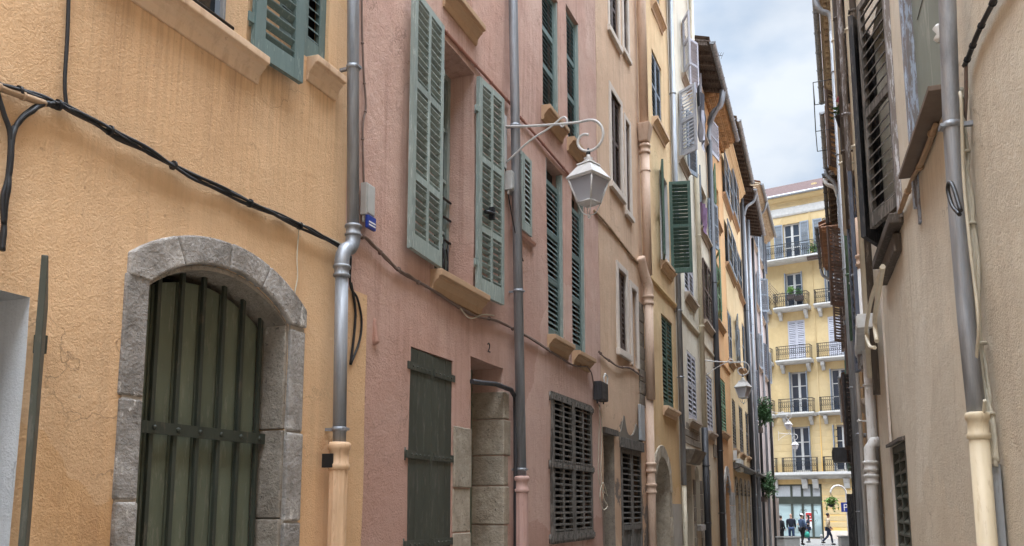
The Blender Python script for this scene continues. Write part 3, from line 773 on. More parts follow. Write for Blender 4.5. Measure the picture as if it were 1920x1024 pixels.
for z in (r1[2]+.1, r1[2]+.5, r1[2]+.72, r1[2]+.9): gm.tube([(ga, -.24, z), (gb, -.24, z)], .012, 6)
for i in range(9):
    x = ga+.05+(gb-ga-.1)*i/8; gm.tube([(x, -.24, r1[2]+.1), (x, -.24, r1[2]+.5)], .008, 6)
    if i < 8:
        w_ = (gb-ga-.1)/16; gm.tube([(x+w_+w_*.8*math.cos(q*.5), -.24, r1[2]+.3+.12*math.sin(q*.5)) for q in range(14)], .006, 5)
gm.build('window_guard', M['black'], W, H.root)
lm = MB(); lm.tube([(r1[1]+.06, .09, lv0+.32+.5), (r1[1]+.2, .12, lv0+.34+.5)], .018, 6); lm.box(r1[1]+.17, r1[1]+.21, .08, .13, lv0+.78, lv0+.9); lm.build('shutter_latch', M['black'], W, H.root)
# narrow window behind the downpipe
r2 = W.rect((956, 262), (962, 405), (993, 365)); H.op(r2, .12); dark_back(H, r2, .1)
shut_pair(H, (r2[0], r2[1], r2[2]-.1, r2[3]), 'sage', .03, pitch=.06, sw=.05)
ledge(H, r2[0]-.05, r2[1]+.08, r2[2]-.14, [(-.01,-.05),(.04,-.03),(.05,.0),(-.01,.0)], 'pink', 'sill')
# four tall teal shuttered windows
tall = []
for tl, bl, r in (((1014,-50),(1020,203),(1047,100)), ((1060,3),(1066,262),(1086,130)), ((1022,290),(1030,630),(1057,470)), ((1068,345),(1077,660),(1097,500))):
    q = W.rect(tl, bl, r); tall.append(q); H.op(q, .16); dark_back(H, q, .14, 'interior')
    gap = .02 if tl[1] < 100 else .22
    leaf(H, W, q[0]+.01, 1, -.05, q[2]+.02, q[3]-gap, q[1]-q[0]-.03, 0, 'teal', (1.1, 1, 1.1), 1, .058, .035, .06, rise=.6, hinges=(q[2]+.4, q[3]-.5))
    m = MB(); m.box(q[0], q[0]+.022, -.09, -.012, q[2]+.02, q[3]-.01); m.box(q[1]-.022, q[1], -.09, -.012, q[2]+.02, q[3]-.01); m.build('shutter_frame', M['sage'], W, H.root)
    sill(H, q[0]-.04, q[1]+.1, q[2], 'sill_brown', 1.05)
# windows of the upper floor, above the picture, with their sills in view
for bl, r in (((842, -8), (884, -60)),):
    q = W.rect((835, -330), bl, r); H.op(q, .3); frame_window(H, q, .28, 'sage'); sill(H, q[0]-.08, q[1]+.1, q[2], 'sill_brown', 1.1)
# ground floor: plank shutters
r3 = list(W.rect((770, 650), (764, 1000), (846, 850))); r3[2] = .62; r3[3] = (W.at(770, 652)[1]+W.at(848, 675)[1])/2; H.op(r3, .1); dark_back(H, r3, .09)
st_ = ([W.at(810, 698)[1], W.at(806, 856)[1], W.at(806, 1018)[1]], 1)
wl = (r3[1]-r3[0])/2-.003
leaf(H, W, r3[0], 1, .0, r3[2], r3[3]-.01, wl, 0, 'olive_dark', solid=True, th=.04, straps=st_)
leaf(H, W, r3[1], -1, -.002, r3[2], r3[3]-.01, wl, 0, 'olive_dark', solid=True, th=.04, straps=st_)
# doorway number 2
r4 = list(W.rect((884, 668), (879, 1000), (944, 820))); r4[2] = -.06; r4[3] = (W.at(884, 668)[1]+W.at(941, 690)[1])/2; H.op(r4, .44)
dm = MB(); D = .39
dm.box(r4[0]+.02, r4[0]+.14, -D-.02, -D+.06, 0, r4[3]); dm.box(r4[1]-.14, r4[1]-.02, -D-.02, -D+.06, 0, r4[3]); dm.box(r4[0]+.14, r4[1]-.14, -D-.02, -D+.06, r4[3]-.14, r4[3])
dm.box(r4[0]+.14, r4[1]-.14, -D-.02, -D+.058, 2.14, 2.26)
door_frame = dm.build('door_frame', M['olive'], W, H.root, bevel=.004)
dm = MB(); dm.box(r4[0]+.14, r4[1]-.14, -D-.03, -D+.02, .01, 2.14)
for k in range(3): dm.box(r4[0]+.2, r4[1]-.2, -D+.021, -D+.035, .12+k*.68, .66+k*.68)
dr = dm.build('door', M['olive'], W, H.root, bevel=.006)
dm = MB(); dm.ball((r4[0]+.22, -D+.08, 1.05), .03); dm.tube([(r4[0]+.22, -D+.03, 1.05), (r4[0]+.22, -D+.08, 1.05)], .012, 8); dm.build('door_handle', M['black'], W, dr)
dm = MB(); dm.box(r4[0]+.14, r4[1]-.14, -D-.02, -D, 2.26, r4[3]-.14); dm.build('transom_pane', M['pane'], W, door_frame)
m = MB(); zr = W.at(862, 800)[1]
mason(m, r3[1]+.03, r4[0]-.002, -.2, zr, .012, 6, 3)
m.build('stone_pier', M['stone_warm'], W, H.root, bevel=.01)
m = MB(); top_ = r4[3]-.28; rr = random.Random(9); v = -.2
for hh in (.5, .36, .42, .33, .38, .3, .36, .34, .3, .3):
    if v > top_: break
    b = min(top_+.05, v+hh)
    m.box(r4[1]-.014-rr.uniform(0, .01), r4[1]+.12+rr.uniform(-.03, .05), -.36, .012+rr.uniform(-.004, .006), v+.004, b-.004); v = b
m.build('stone_jamb', M['stone_warm'], W, H.root, bevel=.012)
# slatted ground-floor shutters
r5 = list(W.rect((1032, 730), (1034, 1016), (1109, 890))); r5[2] = W.at(1070, 1016)[1]; r5[3] = (W.at(1032, 732)[1]+W.at(1107, 760)[1])/2; H.op(r5, .16); dark_back(H, r5, .15)
wl = (r5[1]-r5[0])/2-.003
for hu, sd in ((r5[0], 1), (r5[1], -1)):
    leaf(H, W, hu, sd, .022+.003*sd, r5[2], r5[3]-.01, wl, 0, 'greybrown', (1, 1), 2, .066, .05, .075, rise=.28, st=.018, straps=([r5[2]+.06, (r5[2]+r5[3])/2+.02, r5[3]-.07], 1), botrail=.13)
text_mesh('2', .135, W, (W.at(913, 655)[0], .022, W.at(913, 661)[1]), M['number'], H.root, 'house_number')
# thin pipe crossing the doorway and dropping beside the downpipe
pts = P3(W, [(890, 715), (905, 717), (935, 720), (958, 731), (966, 745), (967, 800)], .05)
pts = [(p[0], .05 if i > 2 else .02, p[2]) for i, p in enumerate(pts)]
pipe(H, pts+[(pts[-1][0], .05, H.g)], .024, 'dark_pipe', (), 'overflow_pipe', smooth=False)
# main downpipe 2
zb = W.at(979, 905)[1]
t_ = W.at(960, -200, .1); b_ = W.at(978, 900, .1)
um = (W.at(963, 0, .1)[0]+b_[0])/2
pipe(H, [(t_[0], .1, 12.8), (W.at(962, 0, .1)[0], .1, W.at(962, 0, .1)[1]), (b_[0], .1, b_[1])], .05, 'zinc', (W.at(965, 235, .1)[1], W.at(970, 545, .1)[1], W.at(976, 880, .1)[1], 8.5), bm='zinc_bright')
collar(H, (b_[0], .1, b_[1]-.04), .06, 'cast_pink')
fluted(H, (b_[0], .1, b_[1]-.1), (b_[0], .1, H.g-.1), .062, 'cast_pink')
# downpipe 1, on the joint with the yellow house
o1 = .1
A1 = W.at(662, 0, o1); A2 = W.at(662, 440, o1); B1 = W.at(641, 500, o1); B2 = W.at(636, 840, o1)
xa = (A1[0]+A2[0])/2
pipe(H, [(A1[0], o1, 12.8), (A1[0], o1, A1[1]), (A2[0], o1, A2[1])], .042, 'zinc', (W.at(662, 127, o1)[1], 6.8, 9), bm='zinc_bright')
el = spline([(A2[0], o1, A2[1]+.06), (A2[0], o1, A2[1]-.04), (A2[0]-.03, o1, A2[1]-.1), (B1[0]+.03, o1, B1[1]+.12), (B1[0], o1, B1[1]+.05), (B1[0], o1, B1[1]-.06)], 5)
pipe(H, el, .05, 'zinc_bright', (), 'pipe_elbow')
pipe(H, [(B1[0], o1, B1[1]), (B2[0], o1, B2[1])], .044, 'zinc', (W.at(638, 805, o1)[1],), bm='zinc_bright')
for p in ((A2[0], o1, A2[1]+.03), (B1[0], o1, B1[1]-.03)): collar(H, p, .045, 'zinc_bright', h=.05)
collar(H, (B2[0], o1, B2[1]-.05), .056, 'cast_cream', h=.11)
fluted(H, (B2[0], o1, B2[1]-.1), (B2[0], o1, H.g-.1), .058, 'cast_cream')
m = MB(); m.box(B2[0]-.075, B2[0]-.05, .02, .1, B2[1]-.13, B2[1]-.04); m.build('pipe_clamp', M['black'], W, H.root)
# plaster lump, moulding line below the second floor
m = MB(); c = W.at(702, 625); m.hexa([(c[0]-.03,-.02,c[1]-.1),(c[0]+.035,-.02,c[1]-.09),(c[0]+.03,.035,c[1]-.07),(c[0]-.025,.04,c[1]-.075),(c[0]-.025,-.02,c[1]+.13),(c[0]+.02,-.02,c[1]+.14),(c[0]+.015,.012,c[1]+.1),(c[0]-.02,.012,c[1]+.1)]); m.build('plaster_stub', M['pink'], W, H.root, bevel=.015)
HP = H

# ---- 3 peach house
W = FC
H = House(W, 0, W.L, 13.2, 'peach', 'narrow peach plastered house with dark louvres in pale surrounds beside the pink house', seed=3)
def framed(H, tl, bl, r, sw, fm, mat, depth=.12, pitch=.075, halves=True, **k):
    q = H.W.rect(tl, bl, r); H.op(q, depth); dark_back(H, q, depth-.01)
    surround(H, q, sw, fm)
    shut_pair(H, q, mat, -.02, pitch=pitch, sw=.05, panels=(1, 1), rise=.5, **k)
    return q
framed(H, (1139,-60),(1143,55),(1158,50), .1, 'surround', 'brown')
framed(H, (1166,-20),(1169,95),(1176,60), .08, 'surround', 'brown')
framed(H, (1142,165),(1148,345),(1164,290), .1, 'surround', 'brown')
framed(H, (1170,222),(1175,398),(1180,310), .08, 'surround', 'brown')
framed(H, (1157,502),(1161,655),(1174,580), .1, 'surround', 'brown')
q6 = W.rect((1183,540),(1184,685),(1193,620)); H.op(q6, .2); dark_back(H, q6, .19); surround(H, q6, .1, 'surround', .03, bottom=False)
frame_window(H, q6, .18, 'whitewood', cols=2, rows=3)
ms = MB(); mason(ms, q6[1]+.09, W.L-.05, q6[2]-.6, q6[3]-.1, .02, 9, 5); ms.build('bare_masonry', M['stone_dark'], W, H.root, bevel=.012)
rd = list(W.rect((1131,812),(1133,1000),(1152,900))); rd[2] = H.g; H.mats.append(M['stone_dark']); H.op(rd, .5, 0, 1); dark_back(H, rd, .49)
m = MB(); m.box(rd[0]-.05, rd[1]+.1, -.02, .05, rd[3], rd[3]+.08); m.build('door_lintel', M['rotwood'], W, H.root)
m = MB(); m.box(rd[0]+.02, rd[1]-.02, -.48, -.44, H.g, rd[3]-.02); m.build('door', M['olive_dark'], W, H.root)
r6 = list(W.rect((1164,838),(1165,1000),(1202,930))); r6[2] = H.g+.1; H.op(r6, .12); dark_back(H, r6, .11)
shut_pair(H, r6, 'greybrown', .015, panels=(-1.1, 1), pitch=.08, cols=1, sw=.07, rise=.15, st=.018, th=.05)
m = MB(); m.box(r6[0]-.06, r6[1]+.06, .0, .06, r6[3]-.01, r6[3]+.14); m.build('shutter_header', M['greybrown'], W, H.root, bevel=.006)
m = MB(); zz = r6[3]+.1; zt = W.at(1180, 785)[1]
rr = random.Random(3); pts = [(r6[0]-.1, zz), (r6[1]+.12, zz)]+[(r6[1]+.12-(r6[1]-r6[0]+.22)*i/40, zz+(zt-zz)*(.3+.7*max(math.exp(-((i/40-.8)/.09)**2), .8*math.exp(-((i/40-.25)/.12)**2))+.1*mnoise.noise((i*.4, 2, 0)))) for i in range(41)]
m.profo(pts, -.02, .018); m.build('bare_render', M['bare_dark'], W, H.root)
m = MB(); p = W.at(1204, 792, .05); m.box(p[0]-.14, p[0]+.12, .02, .07, W.at(1204, 828)[1], W.at(1202, 762)[1]); m.build('wall_panel', M['panel_grey'], W, H.root, bevel=.008)
# big painted corner downpipe with hoppers
o_ = .11
def hp(px, py): q = W.at(px, py, o_); return (q[0], o_, q[1])
k1 = hp(1188, 0); k2 = hp(1191, 205); k3 = hp(1194, 245); k4 = hp(1203, 545); k5 = hp(1211, 745)
xx = (k1[0]+k2[0]+k3[0]+k4[0])/4
xx = W.L-.1
pipe(H, [(xx, o_, 13), (xx, o_, k2[2])], .08, 'cast_peach', ())
m = MB(); m.hexa([(xx-.1,.02,k3[2]+.02),(xx+.1,.02,k3[2]+.02),(xx+.1,.18,k3[2]+.02),(xx-.1,.18,k3[2]+.02),(xx-.15,.02,k2[2]),(xx+.15,.02,k2[2]),(xx+.15,.24,k2[2]),(xx-.15,.24,k2[2])]); m.build('pipe_hopper', M['cast_peach'], W, H.root, bevel=.02)
k3b = hp(1200, 500)
pipe(H, [(xx, o_, k3[2]), (xx, o_, k3b[2])], .078, 'cast_peach', (k3[2]-.5,))
collar(H, (xx, o_, k3[2]-.1), .078, 'cast_peach')
pipe(H, spline([(xx-.25, .04, k3b[2]+.25), (xx-.12, .06, k3b[2]+.05), (xx, o_, k4[2]+.2), (xx, o_, k4[2])], 5), .085, 'cast_peach', (), 'pipe_elbow')
collar(H, (xx, o_, k4[2]-.05), .075, 'cast_peach')
pipe(H, [(xx, o_, k4[2]), (xx, o_, k5[2])], .078, 'cast_peach', ())
kk = hp(1216, 880); 
pipe(H, [(xx+.02, .08, k5[2]+.05), (xx+.02, .08, H.g)], .07, 'cast_peach', ())
for py in (875, 915): collar(H, (xx+.02, .08, hp(1216, py)[2]), .072, 'cast_peach')
HC = H

# ---- 4 ochre house
W = FO
H = House(W, 0, W.L, 13.5, 'ochre', 'ochre house with an arched doorway and a wide open green shutter', seed=4)
H.mats += [M['white_reveal'], M['stone_warm']]
for tl, bl, r in (((1217,-150),(1222,5),(1236,-20)), ((1219,85),(1226,225),(1240,170))):
    q = W.rect(tl, bl, r); H.op(q, .12); dark_back(H, q, .11); shut_pair(H, q, 'greyblue', -.02, panels=(1, 1), pitch=.08, sw=.05, rise=.55); sill(H, q[0]-.08, q[1]+.16, q[2], 'sill', 1.1)
q = W.rect((1236,318),(1239,487),(1253,420)); H.op(q, .3, 0, 1); frame_window(H, q, .28, 'white_trim'); sill(H, q[0]-.06, q[1]+.2, q[2], 'sill', 1.1)
lw = (q[1]-q[0])/2*1.15
leaf(H, W, q[0]-.01, 1, .03, q[2]-.02, q[3], lw, 166, 'darkgreen', (1, 1), 1, .07, .04, .06, rise=.6)
leaf(H, W, q[1]+.02, -1, .03, q[2]-.05, q[3]+.02, .42, 103, 'darkgreen', (1, 1), 1, .07, .04, .06, rise=.6)
q = W.rect((1238,585),(1246,762),(1263,700)); H.op(q, .12); dark_back(H, q, .11); shut_pair(H, q, 'darkgreen', -.02, panels=(1, 1), pitch=.075, sw=.05, rise=.55); sill(H, q[0]-.06, q[1]+.14, q[2], 'sill', 1.0)
zc = (W.at(1215, 520)[1]+W.at(1255, 560)[1])/2
ledge(H, .02, W.L-.02, zc, [(-.01,-.06),(.03,-.05),(.05,-.02),(.05,.02),(-.01,.05)], 'ochre', 'string_course')
q = list(W.rect((1228,930),(1229,1000),(1256,950))); q[2] = H.g-.05; q[3] = W.at(1241, 858)[1]; H.op(q, .6, (q[1]-q[0])*.48, 2)
dark_back(H, q, .59, 'dark')
m = MB(); A = arch_pts(q[0]-.001, q[1]+.001, q[3]-(q[1]-q[0])*.48, (q[1]-q[0])*.48+.002, 14); B_ = arch_pts(q[0]-.2, q[1]+.2, q[3]-(q[1]-q[0])*.48, (q[1]-q[0])*.48+.22, 14)
for i in range(0, 14, 2): m.profo([A[i], A[i+1], A[i+2], B_[i+2], B_[i+1], B_[i]], -.05, .025+.004*(i % 4))
mason(m, q[1]+.001, q[1]+.2, H.g, q[3]-(q[1]-q[0])*.48, .02, 5, 7); mason(m, q[0]-.2, q[0]-.001, H.g, q[3]-(q[1]-q[0])*.48, .02, 5, 8)
m.build('stone_door_arch', M['stone_warm'], W, H.root, bevel=.008)
m = MB(); m.box(q[0]+.02, q[1]-.02, -.56, -.5, H.g, q[3]-.4); m.build('door', M['brown'], W, H.root)
m = MB(); zz = W.at(1270, 945)[1]; m.box(q[1]+.24, W.L-.02, -.02, .02, H.g-.1, zz); m.build('grey_render', M['render_grey'], W, H.root)
o_ = .08
ub = W.L-.06
pz = [W.at(x, y, o_)[1] for x, y in ((1246, 5), (1250, 150), (1262, 500), (1284, 910))]
pipe(H, [(ub, o_, 13.4), (ub, o_, pz[3])], .055, 'zinc', (pz[1], pz[2], (pz[2]+pz[3])/2, 5.5), bm='zinc_bright')
pipe(H, [(ub, o_, pz[3]), (ub, o_, H.g)], .045, 'pvc_cream', ())
HO = H

# ---- 5 tall cream house
W = FA
def uv(px, py, o=0): return W.at(px, py, o)
H = House(W, 0, W.L, uv(1290, -60)[1], 'cream', 'tall cream house with pale lilac shutters standing between two downpipes', seed=5)
q = W.rect((1281,55),(1284,140),(1287,100)); q = (uv(1283, 100)[0]-.4, uv(1283, 100)[0]+.35, uv(1283, 150)[1], uv(1283, 60)[1]); H.op(q, .2); frame_window(H, q, .18)
leaf(H, W, q[0]-.01, 1, .03, q[2], q[3], .45, 153, 'lilac', (1, 1), 1, .08, .04, .06, rise=.5)
leaf(H, W, q[1]+.02, -1, .03, q[2], q[3], .42, 157, 'lilac', (1, 1), 1, .08, .04, .06, rise=.5)
sill(H, q[0]-.1, q[1]+.1, q[2], 'sill_grey')
qc1 = q
q = (uv(1273, 270)[0], uv(1273, 270)[0]+.9, uv(1290, 330)[1], uv(1283, 205)[1]); H.op(q, .2); frame_window(H, q, .18)
leaf(H, W, q[0]-.01, 1, .03, q[2], q[3], .5, 128, 'lilac', (1, 1), 1, .075, .04, .06, rise=.5)
leaf(H, W, q[1]+.02, -1, .03, q[2], q[3], .45, 163, 'greyblue', (1, 1), 1, .08, .04, .06, rise=.5)
sill(H, q[0]-.1, q[1]+.1, q[2], 'sill_grey')
q = W.rect((1281,445),(1284,548),(1299,500)); H.op(q, .15); dark_back(H, q, .14); shut_pair(H, q, 'lilac', .0, panels=(1, 1), pitch=.09, sw=.06, rise=.5); sill(H, q[0]-.06, q[1]+.1, q[2], 'sill_grey', 1.1)
q = W.rect((1287,655),(1292,786),(1305,720)); H.op(q, .15); dark_back(H, q, .14); shut_pair(H, q, 'lilac', .0, panels=(1, 1), pitch=.09, sw=.06, rise=.5); sill(H, q[0]-.06, q[1]+.1, q[2], 'sill_grey', 1.0)
zc = (uv(1272, 582)[1]+uv(1310, 628)[1])/2
ledge(H, .02, W.L-.02, zc, [(-.01,-.06),(.03,-.05),(.05,-.02),(.05,.02),(-.01,.05)], 'cream', 'string_course')
q = list(W.rect((1286,870),(1288,1000),(1298,940))); q[2] = H.g; H.op(q, .4); dark_back(H, q, .39)
m = MB(); m.hexa([(q[0]-.1,-.02,q[3]+.02),(q[1]+.5,-.02,q[3]+.02),(q[1]+.5,.12,q[3]+.02),(q[0]-.1,.12,q[3]+.02),(q[0]-.2,-.02,q[3]+.3),(q[1]+.6,-.02,q[3]+.3),(q[1]+.6,.26,q[3]+.3),(q[0]-.2,.26,q[3]+.3)])
m.build('stone_bracket', M['stone_dark'], W, H.root, bevel=.02)
m = MB(); m.box(q[0]+.03, q[1]-.03, -.38, -.33, H.g, q[3]-.03); m.build('door', M['brown'], W, H.root)
q = list(W.rect((1304,900),(1305,985),(1313,940))); q[3] = uv(1308, 875)[1]; H.op(q, .16, (q[1]-q[0])*.4); dark_back(H, q, .15)
m = MB(); mason(m, q[1]+.01, W.L-.25, H.g, q[3]-.3, .02, 8, 3); m.build('stone_jamb', M['stone_dark'], W, H.root, bevel=.012); m = MB(); mason(m, q[0]-.3, q[0]-.01, H.g, q[3]-.3, .02, 8, 4); m.build('stone_jamb', M['stone_dark'], W, H.root, bevel=.012)
m = MB(); m.box(q[0]-.05, q[1]+.05, -.02, .1, q[2]-.12, q[2]); m.build('sill', M['stone'], W, H.root)
ms = MB(); mason(ms, .1, W.L-.3, uv(1295, 835)[1], uv(1295, 795)[1], .015, 3, 11, 4); ms.build('bare_masonry', M['stone_dark'], W, H.root, bevel=.012)
o_ = .09; ub = W.L-.12
pipe(H, [(ub, o_, H.top), (ub, o_, uv(1318, 800, o_)[1])], .06, 'pvc_cream', (uv(1306, 450)[1], uv(1314, 620)[1], 9.5))
pipe(H, [(ub, o_, uv(1318, 800, o_)[1]), (ub, o_, H.g)], .075, 'dark_pipe', (2.5, 1.2))
H5 = H
# ---- 6 second cream house with the tiled dark eaves
def vent(W, px, py, o=0): return W.at(px, py, o)
def closed(H, tl, bl, r, mat, pitch=.09, sm='sill_grey', depth=.14, ho=-.01, box=False, la=0, ra=0, panels=(1, 1), w=None, sk=1.0):
    q = H.W.rect(tl, bl, r)
    if q[1]-q[0] < .4: q = (q[0], q[0]+.9, q[2], q[3])
    H.op(q, depth)
    if la is None or ra is None or la or ra: frame_window(H, q, depth-.02, 'white_trim')
    else: dark_back(H, q, depth-.01)
    shut_pair(H, q, mat, ho, la=la, ra=ra, panels=panels, pitch=pitch, sw=.06, rise=.5)
    if sm: sill(H, q[0]-.08, q[1]+.12, q[2], sm, sk)
    return q
W = FB
vt6 = W.v_at(.1, .55, 84)
H = House(W, 0, W.L, vt6+.05, 'cream2', 'stained cream house under dark tiled eaves, narrower and lower than its cream neighbour', seed=6)
q6a = closed(H, (1309,165),(1312,240),(1325,200), 'lilac', la=171, ra=170)
q6b = closed(H, (1308,330),(1312,425),(1325,380), 'greyblue', la=172, ra=170)
q6c = closed(H, (1315,482),(1319,600),(1331,540), 'brown', la=0, ra=0, ho=.05)
q6d = closed(H, (1324,700),(1327,808),(1336,750), 'lilac')
q = list(W.rect((1326,880),(1327,990),(1334,940))); q[2] = H.g; H.op(q, .4); dark_back(H, q, .39)
m = MB(); m.box(q[0]+.03, q[1]-.03, -.35, -.3, H.g, q[3]-.03); m.build('door', M['olive_dark'], W, H.root)
m = MB(); q2 = W.at(1341, 835); m.box(q2[0]-.5, W.L-.15, -.02, .03, W.at(1345, 860)[1], q2[1]); m.build('bare_masonry', M['stone_dark'], W, H.root)
ledge(H, .02, W.L-.02, W.at(1330, 660)[1], [(-.01,-.06),(.03,-.05),(.05,-.02),(.05,.02),(-.01,.05)], 'cream2', 'string_course')
roof(H, .5, vt6+.05, tile='tile_dark', style='rafter', gutter='zinc')
o_ = .1; ub = W.L-.1
pipe(H, spline([(ub-.1, .5, vt6-.05), (ub-.1, .45, vt6-.4), (ub, .2, vt6-.8), (ub, o_, vt6-1.2), (ub, o_, vt6-1.5)], 5), .06, 'zinc', (), 'gutter_outlet')
pipe(H, [(ub, o_, vt6-1.4), (ub, o_, H.g)], .075, 'dark_pipe', (7.5, 5.2, 3, 1.4))
H.finish(); H6 = H

# ---- 7 orange house
W = FG
vt7 = W.v_at(.1, .46, 160)
H = House(W, 0, W.L, vt7, 'orange', 'slim orange house with green shutters and orange corbelled eaves', seed=7)
closed(H, (1334,205),(1335,262),(1343,240), 'green', sm='sill_brown')
closed(H, (1334,325),(1337,400),(1347,370), 'green', la=170, ra=None, sm='sill_brown')
closed(H, (1339,484),(1342,597),(1353,550), 'green', la=166, ra=0, sm='sill_brown')
closed(H, (1348,705),(1351,808),(1361,760), 'green', sm='sill_brown')
q = list(W.rect((1359,910),(1360,990),(1368,940))); q[2] = H.g; q[3] = W.at(1363, 892)[1]; H.op(q, .2, (q[1]-q[0])*.45); dark_back(H, q, .19)
m = MB(); mason(m, .15, q[0]-.01, H.g, q[3]-.45, .03, 7, 5); mason(m, q[1]+.01, W.L, H.g, q[3]-.45, .03, 7, 6)
A = arch_pts(q[0]-.001, q[1]+.001, q[3]-(q[1]-q[0])*.45, (q[1]-q[0])*.45+.002, 12); B_ = arch_pts(q[0]-.25, q[1]+.25, q[3]-(q[1]-q[0])*.45, (q[1]-q[0])*.45+.27, 12)
for i in range(0, 12, 2): m.profo([A[i], A[i+1], A[i+2], B_[i+2], B_[i+1], B_[i]], -.05, .035+.004*(i % 4))
m.build('stone_door_arch', M['stone'], W, H.root, bevel=.008)
m = MB(); m.box(q[0]+.03, q[1]-.03, -.18, -.14, H.g, q[3]-.5); m.build('door', M['olive_dark'], W, H.root)
ledge(H, .02, W.L-.02, W.at(1360, 690)[1], [(-.01,-.06),(.03,-.05),(.05,-.02),(.05,.02),(-.01,.05)], 'orange', 'string_course')
roof(H, .46, vt7, tile='tile', style='genoise', under='eave_orange', gutter='zinc')
pipe(H, spline([(.25, .5, vt7-.05), (.25, .42, vt7-.5), (.12, .2, vt7-.75), (.1, .1, vt7-1.1)], 5), .07, 'zinc_bright', (), 'gutter_outlet')
H.finish(); H7 = H

# ---- 8 pale yellow house with the stepped cornice and ground-floor arcade
W = FW
vc = W.v_at(.1, .2, 238)-.2
vt8 = W.v_at(0, .6, 208)
H = House(W, 0, W.L, vt8, 'yellow3', 'pale yellow house with a stepped cornice over a row of dark street arches', seed=8)
closed(H, (1351,280),(1355,363),(1366,330), 'greyblue', sm='sill_brown', ho=.12)
closed(H, (1369,318),(1371,396),(1379,360), 'greyblue', sm='sill_brown', ho=.12)
closed(H, (1357,408),(1361,493),(1373,450), 'greyblue', sm='sill_brown', ho=.12)
closed(H, (1374,440),(1376,520),(1383,480), 'greyblue', sm='sill_brown')
closed(H, (1382,466),(1384,545),(1391,510), 'greyblue', sm='sill_brown')
closed(H, (1363,578),(1365,672),(1372,620), 'greyblue', sm='sill_brown')
closed(H, (1378,600),(1380,678),(1388,640), 'greyblue', la=172, ra=0, sm='sill_brown')
closed(H, (1391,605),(1393,690),(1399,640), 'greyblue', sm='sill_brown')
for a, b, r in (((1373,748),(1374,840),(1380,800)), ((1386,760),(1387,848),(1393,800)), ((1398,772),(1399,855),(1405,800))):
    closed(H, a, b, r, 'greybrown', sm='sill_brown')
cor = [(-.02,-.5),(.03,-.5),(.05,-.42),(.07,-.4),(.07,-.32),(.12,-.26),(.14,-.25),(.14,-.16),(.2,-.08),(.24,-.06),(.24,.04),(-.02,.1)]
ledge(H, .01, W.L-.01, vc+.25, cor, 'yellow3', 'cornice')
roof(H, .48, vt8, tile='tile_dark', style='rafter', gutter='zinc', u0=.6)
for u_ in (1.2, 2.6): q = (u_-.4, u_+.4, vc+.7, min(vc+1.7, vt8-.4)); H.op(q, .14); dark_back(H, q, .13); shut_pair(H, q, 'greyblue', .0, pitch=.1, sw=.06, rise=.5)
zg = W.at(1392, 880)[1]
ledge(H, .1, W.L-.01, zg, [(-.01,-.1),(.1,-.08),(.22,0),(.22,.05),(-.01,.1)], 'greybrown', 'shop_cornice')
m = MB(); xs = [W.at(x, 940)[0] for x in (1380, 1389, 1398, 1406)]
pts = []
w0 = (W.L-.5)/4; ops = []
for i in range(4):
    a = .35+w0*i; b = a+w0*.6; q = (a, b, H.g+(.9 if i % 3 else 0), zg-.5); H.op(q, .14, (b-a)*.46); dark_back(H, q, .13); ops.append(q)
    A = arch_pts(a-.001, b+.001, q[3]-(b-a)*.46, (b-a)*.46+.002, 10); B_ = arch_pts(a-.16, b+.16, q[3]-(b-a)*.46, (b-a)*.46+.18, 10)
    for k in range(0, 10, 2): m.profo([A[k], A[k+1], A[k+2], B_[k+2], B_[k+1], B_[k]], -.05, .03+.003*(k % 4))
    mason(m, b+.003, a+w0-.003, H.g, q[3]-(b-a)*.46, .025, 8, i)
m.build('stone_arcade', M['stone_dark'], W, H.root, bevel=.008)
m = MB(); m.box(.05, .06+.05, .02, .12, zg+.15, zg+.45); m.build('meter_box', M['box_white'], W, H.root)
o_ = .1; ub = W.L-.12
pipe(H, [(ub, o_, vc), (ub, o_, H.g)], .075, 'dark_pipe', (9, 7, 5, 3, 1.5))
H.finish(); H8 = H

# ---- 9 grey house
W = F8
vt9 = vt8-.25
H = House(W, 0, W.L, vt9, 'grey', 'grey stained house with deep dark eaves and weathered slate shutters', seed=9)
k = 0
for j, (yy, hh) in enumerate(((300, 70), (400, 80), (515, 95), (650, 90), (775, 85))):
    for i, xx in enumerate((.18, .62)):
        u = W.L*xx; v = 1.6+(948-yy)/1600*29.5*1.06; q = (u-.5, u+.5, v-1.6, v)
        if v > vt9-.6: continue
        H.op(q, .14); k += 1
        if k % 3 == 0: frame_window(H, q, .12); shut_pair(H, q, 'bluegrey_dark', .03, la=173, ra=170, pitch=.1, sw=.06, panels=(1, 1), rise=.5)
        else: dark_back(H, q, .13); shut_pair(H, q, ('greyblue', 'bluegrey_dark', 'lilac')[k % 3], -.01, pitch=.1, sw=.06, panels=(1, 1), rise=.5)
        sill(H, q[0]-.1, q[1]+.1, q[2], 'sill_grey')
for i in range(2):
    q = (.5+2.2*i, 1.7+2.2*i, H.g, H.g+2.5); H.op(q, .4, .4); dark_back(H, q, .39)
ledge(H, .02, W.L-.02, H.g+3.3, [(-.01,-.1),(.1,-.08),(.3,0),(.3,.05),(-.01,.1)], 'greybrown', 'shop_cornice')
roof(H, .55, vt9, tile='tile_dark', style='rafter', gutter='zinc')
pipe(H, spline([(.5, .6, vt9-.06), (.5, .5, vt9-.35), (.3, .25, vt9-.6), (.25, .12, vt9-1)], 5), .06, 'zinc', (), 'gutter_outlet')
pipe(H, [(.25, .12, vt9-.95), (.25, .12, H.g)], .06, 'zinc', (8, 6, 4, 2))
pipe(H, [(W.L*.42, .13, vt9-.4), (W.L*.42, .13, H.g)], .075, 'zinc', (9, 7, 5, 3, 1.5), 'vent_pipe')
